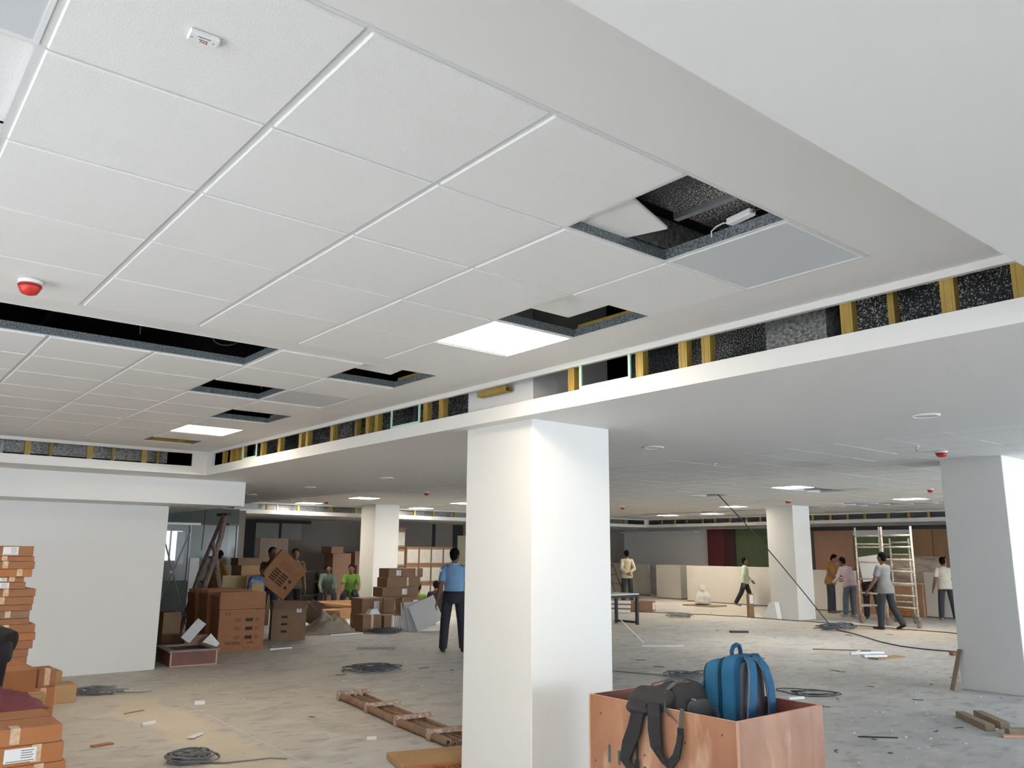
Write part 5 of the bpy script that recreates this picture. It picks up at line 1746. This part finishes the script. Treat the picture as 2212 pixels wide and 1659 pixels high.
# brown boxes heaped in front of the far column
heap = [(9.35, 16.3, 0, .62, .5, .30), (9.98, 16.3, 0, .62, .5, .30), (10.45, 16.3, 0, .30, .5, .30), (9.30, 16.3, .301, .50, .5, .33), (9.82, 16.3, .301, .52, .5, .33), (10.30, 16.3, .301, .42, .5, .33),
        (10.15, 16.5, .632, .95, .42, .21), (10.22, 16.5, .843, .90, .42, .21), (9.98, 16.5, 1.054, .34, .42, .20), (10.45, 16.5, 1.054, .56, .42, .20)]
hn = ('bottom row, first', 'bottom row, second', 'bottom row, third', 'second row, first with white label', 'second row, second with white label', 'second row, third with white label', 'third row, wide one', 'fourth row, wide one', 'top row, with pale label', 'top row, plain')
for k, (x, y, z, sx, sy, sz) in enumerate(heap):
    carton('brown carton before the far column, ' + hn[k], (x, y, z), (sx, sy, sz), R_(RND.uniform(-2, 2)), CARDD, (.1 if k in (7, 9) else None), [(.1, sz * .5, .13, sz * .6)] if k in (3, 4, 5, 6, 8) else (), group='carton heap before the far column')
for k, (x, y, sx, sz) in enumerate(((8.92, 15.55, .42, .34), (9.38, 15.5, .40, .32))):
    c_ = carton('strapped box on the floor before the carton heap, %s' % ('first', 'second, with white stripes')[k], (x, y, 0), (sx, .4, sz), R_(-6), CARDD, .0, ())
    if k == 1:
        for q in range(4):
            MB().box(.02 + .045 * q, -.203, .02, .045 + .045 * q, -.2005, sz - .02).build('white_stripe', PAPERC, c_)
o = MB().loft([[(-.13, -.1, 0), (.13, -.1, 0), (.13, .1, 0), (-.13, .1, 0)], [(-.07, -.07, .10), (.07, -.07, .10), (.07, .07, .10), (-.07, .07, .10)]]).build('foam_block', PLASTIC, None, False, (9.0, 15.52, .342))
tag(o, 'white tapered foam block on a strapped box', 'foam block')
# polystyrene / wrapped bale, open orange carton, small taped box, tarpaulin
r = empty('carton', (9.85, 19.0, 0), R_(-6))
for b_, nm in (((-.65, -.35, 0, .65, .35, .02), 'base'), ((-.65, -.37, 0, .65, -.35, .26), 'side'), ((-.65, .35, 0, .65, .37, .40), 'side'), ((-.67, -.35, 0, -.65, .35, .30), 'side'), ((.65, -.35, 0, .67, .35, .28), 'side')):
    MB().box(*b_).build(nm, M('orange_card', (186, 144, 104), .8, var=.3, vs=5), r)
MB().box(-.6, -.3, .34, .5, .3, .36, Matrix.Rotation(R_(6), 4, 'Y')).build('flap', M('orange_card', (186, 144, 104), .8), r)
tag(r, 'wide open pale orange cardboard tray near the seated workers', 'carton')
carton('small pale taped box on the floor beside the tarpaulin', (8.95, 17.5, .04), (.5, .4, .28), R_(-10), CARDT, -.1, ())
boxes((8.72, 17.3, 0, 9.2, 17.7, .04)).build('pallet_board', WOOD)
tag(bpy.data.objects['pallet_board'], 'dark slat under the small pale taped box', 'board')
cloth_heap('tarpaulin', (8.1, 15.75, 0), .55, .40, .42, M('dusty_tarp', (162, 148, 130), .8, var=.4, vs=6, rgb2=(134, 118, 102)), 'crumpled dusty tarpaulin in front of the carton heap', 'tarpaulin', 5, R_(-20))
stick('dark board leaning on the tarpaulin', (7.95, 16.38, .16), (8.3, 16.62, .56), .3, .02, M('dark_board', (82, 62, 52), .7), 'board', 'board', roll=R_(30))
stick('white pole on the floor beside the tarpaulin', (7.85, 15.15, .012), (8.6, 15.2, .012), .03, .024, PLASTIC, 'pole', 'pole')
stick('white tube on the floor behind the tall printed carton', (5.95, 13.6, .012), (6.35, 13.62, .012), .03, .022, PLASTIC, 'tube_offcut')
# white plaster panels leaning beside the guard
for k, (x0, y0, tilt_, rz, rr_) in enumerate(((9.80, 15.15, 14, -34, 3), (9.78, 15.0, 18, -36, 13), (9.76, 14.86, 24, -38, 27))):
    o = MB().cbox(.58, .022, .58, .004).build('ceiling_tile', (PANEL if k == 1 else PLASTIC))
    o.rotation_euler = (R_(-tilt_), R_(-rr_), R_(rz))
    bpy.context.view_layer.update()
    zmin = min((o.rotation_euler.to_matrix() @ v.co).z for v in o.data.vertices)
    o.location = (x0 + .05 * k, y0 - .02 * k, -zmin)
    tag(o, 'white square ceiling panel leaning by the guard, %s' % ('rear', 'middle', 'front')[k], 'ceiling panel')
o = MB().cbox(.04, .3, .66, .004, Matrix.Translation((9.62, 15.45, .33)) @ Matrix.Rotation(R_(-6), 4, 'X')).build('board', CARDT)
tag(o, 'tan board standing edge-on beside the leaning white panels', 'board')
stick('white folding chair frame part beside the far column', (11.15, 19.4, 0), (11.22, 19.35, .75), .03, .03, PLASTIC, 'chair_frame', 'chair')

# metal table right of the big column -----------------------------------------
r = empty('table', (14.0, 13.70, 0), R_(90))
TBL = M('charcoal_frame', (46, 48, 54), .5)
MB().box(-.37, -.83, .68, .37, .83, .71).build('tabletop', M('pale_top', (206, 206, 200), .5), r)
for y in (-.82, .76):
    for x in (-.36, .30):
        MB().box(x, y, 0, x + .06, y + .06, .68).build('leg', TBL, r)
    MB().box(-.30, y, .62, .30, y + .06, .68).build('rail', TBL, r)
    MB().box(-.30, y, .03, .30, y + .05, .08).build('foot_rail', TBL, r)
MB().box(-.36, -.76, .62, -.30, .76, .68).build('rail', TBL, r)
MB().box(.30, -.76, .62, .36, .76, .68).build('rail', TBL, r)
tag(r, 'metal table with dark frame half hidden by the big column', 'table')
for k in range(3):
    stick('long white light batten beyond the metal table, %s of three' % ('lowest', 'middle', 'topmost')[k], (17.3 + .12 * k, 15.9 + .1 * k, .06 + .11 * k), (16.4 + .12 * k, 17.6 + .1 * k, .06 + .11 * k), .12, .07, PLASTIC, 'light_batten', 'light batten', 'white light battens under the table')
carton('long brown carton with white printed end beyond the metal table', (18.15, 16.8, 0), (.40, 1.6, .28), R_(28), CARDD, None, [(.0, .14, .30, .2)])

# sack, pale and bulging, and small floor items
r = empty('sack', (21.75, 16.85, .062), R_(30))
mb = puffy(.66, .5, .42, .1, 31, .05, .72)
mb.build('sack_body', M('white_sack', (226, 222, 214), .7, var=.3, vs=9, bump=.6, bs=14), r, True)
mb = puffy(.26, .18, .20, .05, 32, .02, .3)
mb.build('sack_neck', M('white_sack', (206, 200, 190), .8), r, True, (-.02, 0, .38), (0, R_(12), 0))
tag(r, 'bulging white sack tied at the neck near the half wall', 'sack')
o = boxes((21.35, 16.2, 0, 22.1, 17.35, .04)).build('plank', WOOD)
tag(o, 'brown board under the bulging white sack', 'board')
o = puffy(.5, .5, .95, .1, 33, .02, .1).build('cement_sack', M('cream_sack', (196, 186, 164), .85, bump=.3, bs=12), None, True, (20.6, 20.4, 0))
tag(o, 'tall cream sack standing behind the metal table', 'sack')

# half-height white partitions ------------------------------------------------------
HWM = M('half_wall_white', (214, 208, 200), .7, var=.2, vs=1)


def half(label, x0, y0, x1, y1, h=1.2):
    o = MB().box(x0, y0, .03, x1, y1, h).build('half_wall', HWM)
    MB().box(x0 + .01, y0 + .01, 0, x1 - .01, y1 - .01, .03).build('floor_track', M('dark_track', (92, 84, 78), .7), o)
    MB().box(x0 - .008, y0 - .008, h, x1 + .008, y1 + .008, h + .012).build('top_cap', WHITE, o)
    tag(o, label, 'half wall')


half('long low white partition behind the walking man', 23.35, 15.40, 23.50, 18.75)
half('low white partition return beside the column, end face', 23.51, 15.40, 25.4, 15.55)
half('short low white partition block with a bright corner', 24.0, 19.55, 24.6, 20.7)
half('low white partition beyond the man with clasped hands', 25.0, 22.0, 25.15, 24.4)
half('low white partition beside the man in the mustard shirt', 23.1, 12.45, 23.22, 14.3, 1.16)
half('low white partition behind the man in the white shirt', 23.05, 6.0, 23.17, 10.45, 1.16)
# plywood counter and orange scraps behind the scaffold, plastic sheet, white board
o = boxes((22.95, 10.47, 0, 23.5, 12.4, .86)).build('counter', M('peach_ply', (182, 140, 110), .7, var=.3, vs=4))
tag(o, 'peach plywood counter behind the rolling scaffold', 'counter')
boxes((22.90, 10.47, .86, 23.55, 12.42, .89)).build('countertop', PLYEDGE, o)
for k in range(4):
    stick('orange timber scrap in front of the plywood counter, %s of four' % ('lowest', 'second', 'third', 'topmost')[k], (22.7, 10.5, .36 + .06 * k - .3), (22.75 - .05 * k, 11.5, .36 + .06 * k - .3), .16, .05, M('orange_scrap', (190, 134, 82), .7, var=.5, vs=9), 'timber_offcut', 'offcut', 'orange scraps before the counter')
PLS = M('clear_plastic', (224, 216, 208), .2, alpha=.45)
mb = MB()
n = 14
vs = [(24.0 + .12 * mnoise.noise(Vector((i * .5, j * .6, 2))), 10.3 + 1.5 * i / n, 1.55 - .66 * j / n + .06 * mnoise.noise(Vector((i * .4, 1, j * .5))) - .25 * (1 - abs(i / n - .35) * 1.4) * 0) for i in range(n + 1) for j in range(n + 1)]
fs = [(i * (n + 1) + j, (i + 1) * (n + 1) + j, (i + 1) * (n + 1) + j + 1, i * (n + 1) + j + 1) for i in range(n) for j in range(n)]
mb.add(vs, fs)
o = mb.build('plastic_sheet', PLS, None, True)
tag(o, 'wrinkled clear plastic sheet hung above the plywood counter', 'plastic sheet')
boxes((24.0, 10.25, 0, 24.06, 10.31, 1.6), (24.0, 11.8, 0, 24.06, 11.86, 1.6), (24.0, 10.25, 1.55, 24.06, 11.86, 1.6)).build('support_frame', WOOD, o)
o = MB().cbox(.02, .52, .62, .003, Matrix.Translation((20.45, 10.58, 1.30)) @ Matrix.Rotation(R_(-8), 4, 'X')).build('white_board', PLASTIC)
tag(o, 'white rectangular board held behind the scaffold rungs', 'board')

# rolling scaffold ------------------------------------------------------------------
sc = empty('rolling_scaffold', (19.6, 9.8, 0))


def fr(p0, p1, zs, ztop_, zbot=.24, rad=.024):
    """ladder frame between two posts given in the scaffold's frame"""
    for p in (p0, p1):
        MB().cyl((p[0], p[1], zbot), (p[0], p[1], ztop_), rad, None, 8).build('post', DUSTY, sc, True)
    for z in zs:
        MB().cyl((p0[0], p0[1], z), (p1[0], p1[1], z), rad * .9, None, 8).build('rung', DUSTY, sc, True)


fr((-.15, -.78), (.0, .0), (2.09, 1.82, 1.53, 1.26, .98, .71, .44), 2.30)
fr((.05, .08), (.22, .78), (2.09, 1.82, 1.46, 1.06, .72, .44), 2.30)
fr((1.15, -.10), (1.25, .42), (1.95, 1.65, 1.3, .9, .5), 2.05, .2)
for (a, b) in (((-.15, -.78, .40), (1.15, -.10, .40)), ((.22, .78, .40), (1.25, .42, .40)), ((-.15, -.78, 1.9), (1.15, -.10, 1.9)), ((.22, .78, 1.9), (1.25, .42, 1.9))):
    MB().cyl(a, b, .018, None, 8).build('brace', DUSTY, sc, True)
CAST = M('dusty_caster', (142, 128, 118), .7, var=.5, vs=20)
for (x, y) in ((-.15, -.78), (.22, .78), (.0, .02), (1.15, -.10), (1.25, .42)):
    cs = MB().box(x - .05, y - .035, .16, x + .05, y + .035, .24).build('caster', CAST, sc)
    MB().box(x - .012, y - .045, .06, x + .06, y - .035, .17).box(x - .012, y + .035, .06, x + .06, y + .045, .17).build('fork', CAST, cs)
    MB().cyl((x + .03, y - .028, .085), (x + .03, y + .028, .085), .085, None, 16).build('wheel', CAST, cs)
tag(sc, 'white paint spattered rolling scaffold with ladder frames', 'scaffold')

# ladder behind the man with clasped hands
r = empty('ladder', (20.5, 20.3, 0))
for s in (0, .35):
    MB().tube([(0 + s * .6, s * -.5, 2.0), (.55 + s * .6, -.45 + s * -.5, 0)], .025, 6).build('rail', M('brown_ladder', (126, 96, 78), .7), r)
for k in range(6):
    t_ = .1 + .15 * k
    MB().cyl((.55 * t_, -.45 * t_, 2 - 2 * t_), (.55 * t_ + .21, -.45 * t_ - .175, 2 - 2 * t_), .015, None, 6).build('rung', M('brown_ladder', (126, 96, 78), .7), r)
tag(r, 'brown ladder leaning beside the man with clasped hands', 'ladder')

# cartons standing against the far column
c_ = carton('narrow brown carton with white label standing by the scaffold column', (18.95, 13.15, 0), (.12, .26, .60), R_(-40), CARDD, None, ())
MB().box(-.05, -.134, .36, .05, -.1305, .58).build('paper_label', PAPERC, c_)
o = MB().add([(18.85, 12.75, 0), (18.95, 12.35, 0), (18.95, 12.42, .42), (18.92, 12.55, .42), (19.05, 12.75, 0), (19.15, 12.35, 0), (19.15, 12.42, .42), (19.12, 12.55, .42)], [(0, 1, 2, 3), (7, 6, 5, 4), (0, 4, 5, 1), (1, 5, 6, 2), (2, 6, 7, 3), (3, 7, 4, 0)]).build('cut_panel', WHITE)
tag(o, 'white panel offcut with slanted edge against the scaffold column', 'offcut')

# long cable from the open ceiling square down to the floor and away -----------------------
pts = [(14.95, 11.1, H + .05), (15.6, 10.85, 2.3), (16.3, 10.5, 1.45), (16.9, 10.15, .62), (17.25, 9.95, .12), (17.3, 9.8, .012), (17.0, 9.3, .012), (16.3, 8.6, .012), (15.7, 8.0, .012), (15.3, 7.4, .012), (15.2, 6.9, .012), (15.35, 6.2, .012), (15.6, 5.4, .012)]
fine = []
for i in range(len(pts) - 1):
    for q in range(6):
        fine.append(Vector(pts[i]).lerp(Vector(pts[i + 1]), q / 6))
fine.append(Vector(pts[-1]))
for _ in range(6):
    fine = [fine[0]] + [(fine[i - 1] + fine[i] * 2 + fine[i + 1]) / 4 for i in range(1, len(fine) - 1)] + [fine[-1]]
o = MB().tube(fine, .011, 6).build('cable', CABLED, None, True)
tag(o, 'dark cable hanging diagonally from the ceiling and trailing over the floor', 'cable')
pts = [(17.6, 17.4, .01), (17.9, 16.0, .01), (18.6, 14.5, .01), (18.9, 13.5, .012), (18.95, 12.2, .01), (19.0, 11.2, .01), (18.9, 10.2, .01), (18.8, 9.0, .01), (18.9, 7.6, .01)]
fine = []
for i in range(len(pts) - 1):
    for q in range(5):
        p = Vector(pts[i]).lerp(Vector(pts[i + 1]), q / 5)
        fine.append(p + Vector((.08 * math.sin(i + q * .7), .05 * math.cos(i * 2 + q), 0)))
o = MB().tube(fine, .010, 6).build('floor_cable', CABLED, None, True)
tag(o, 'dark cable lying along the far floor past the scaffold', 'cable')
# white socket plate on the white wall
r = empty('wall_socket', (1.98, 12.385, 1.64))
MB().cbox(.10, .012, .10, .003).build('plate', PLASTIC, r)
MB().cbox(.02, .004, .02, .001, Matrix.Translation((.02, -.007, .01))).build('switch', BLACK, r)
tag(r, 'small white socket plate on the white wall beside the stack', 'socket')
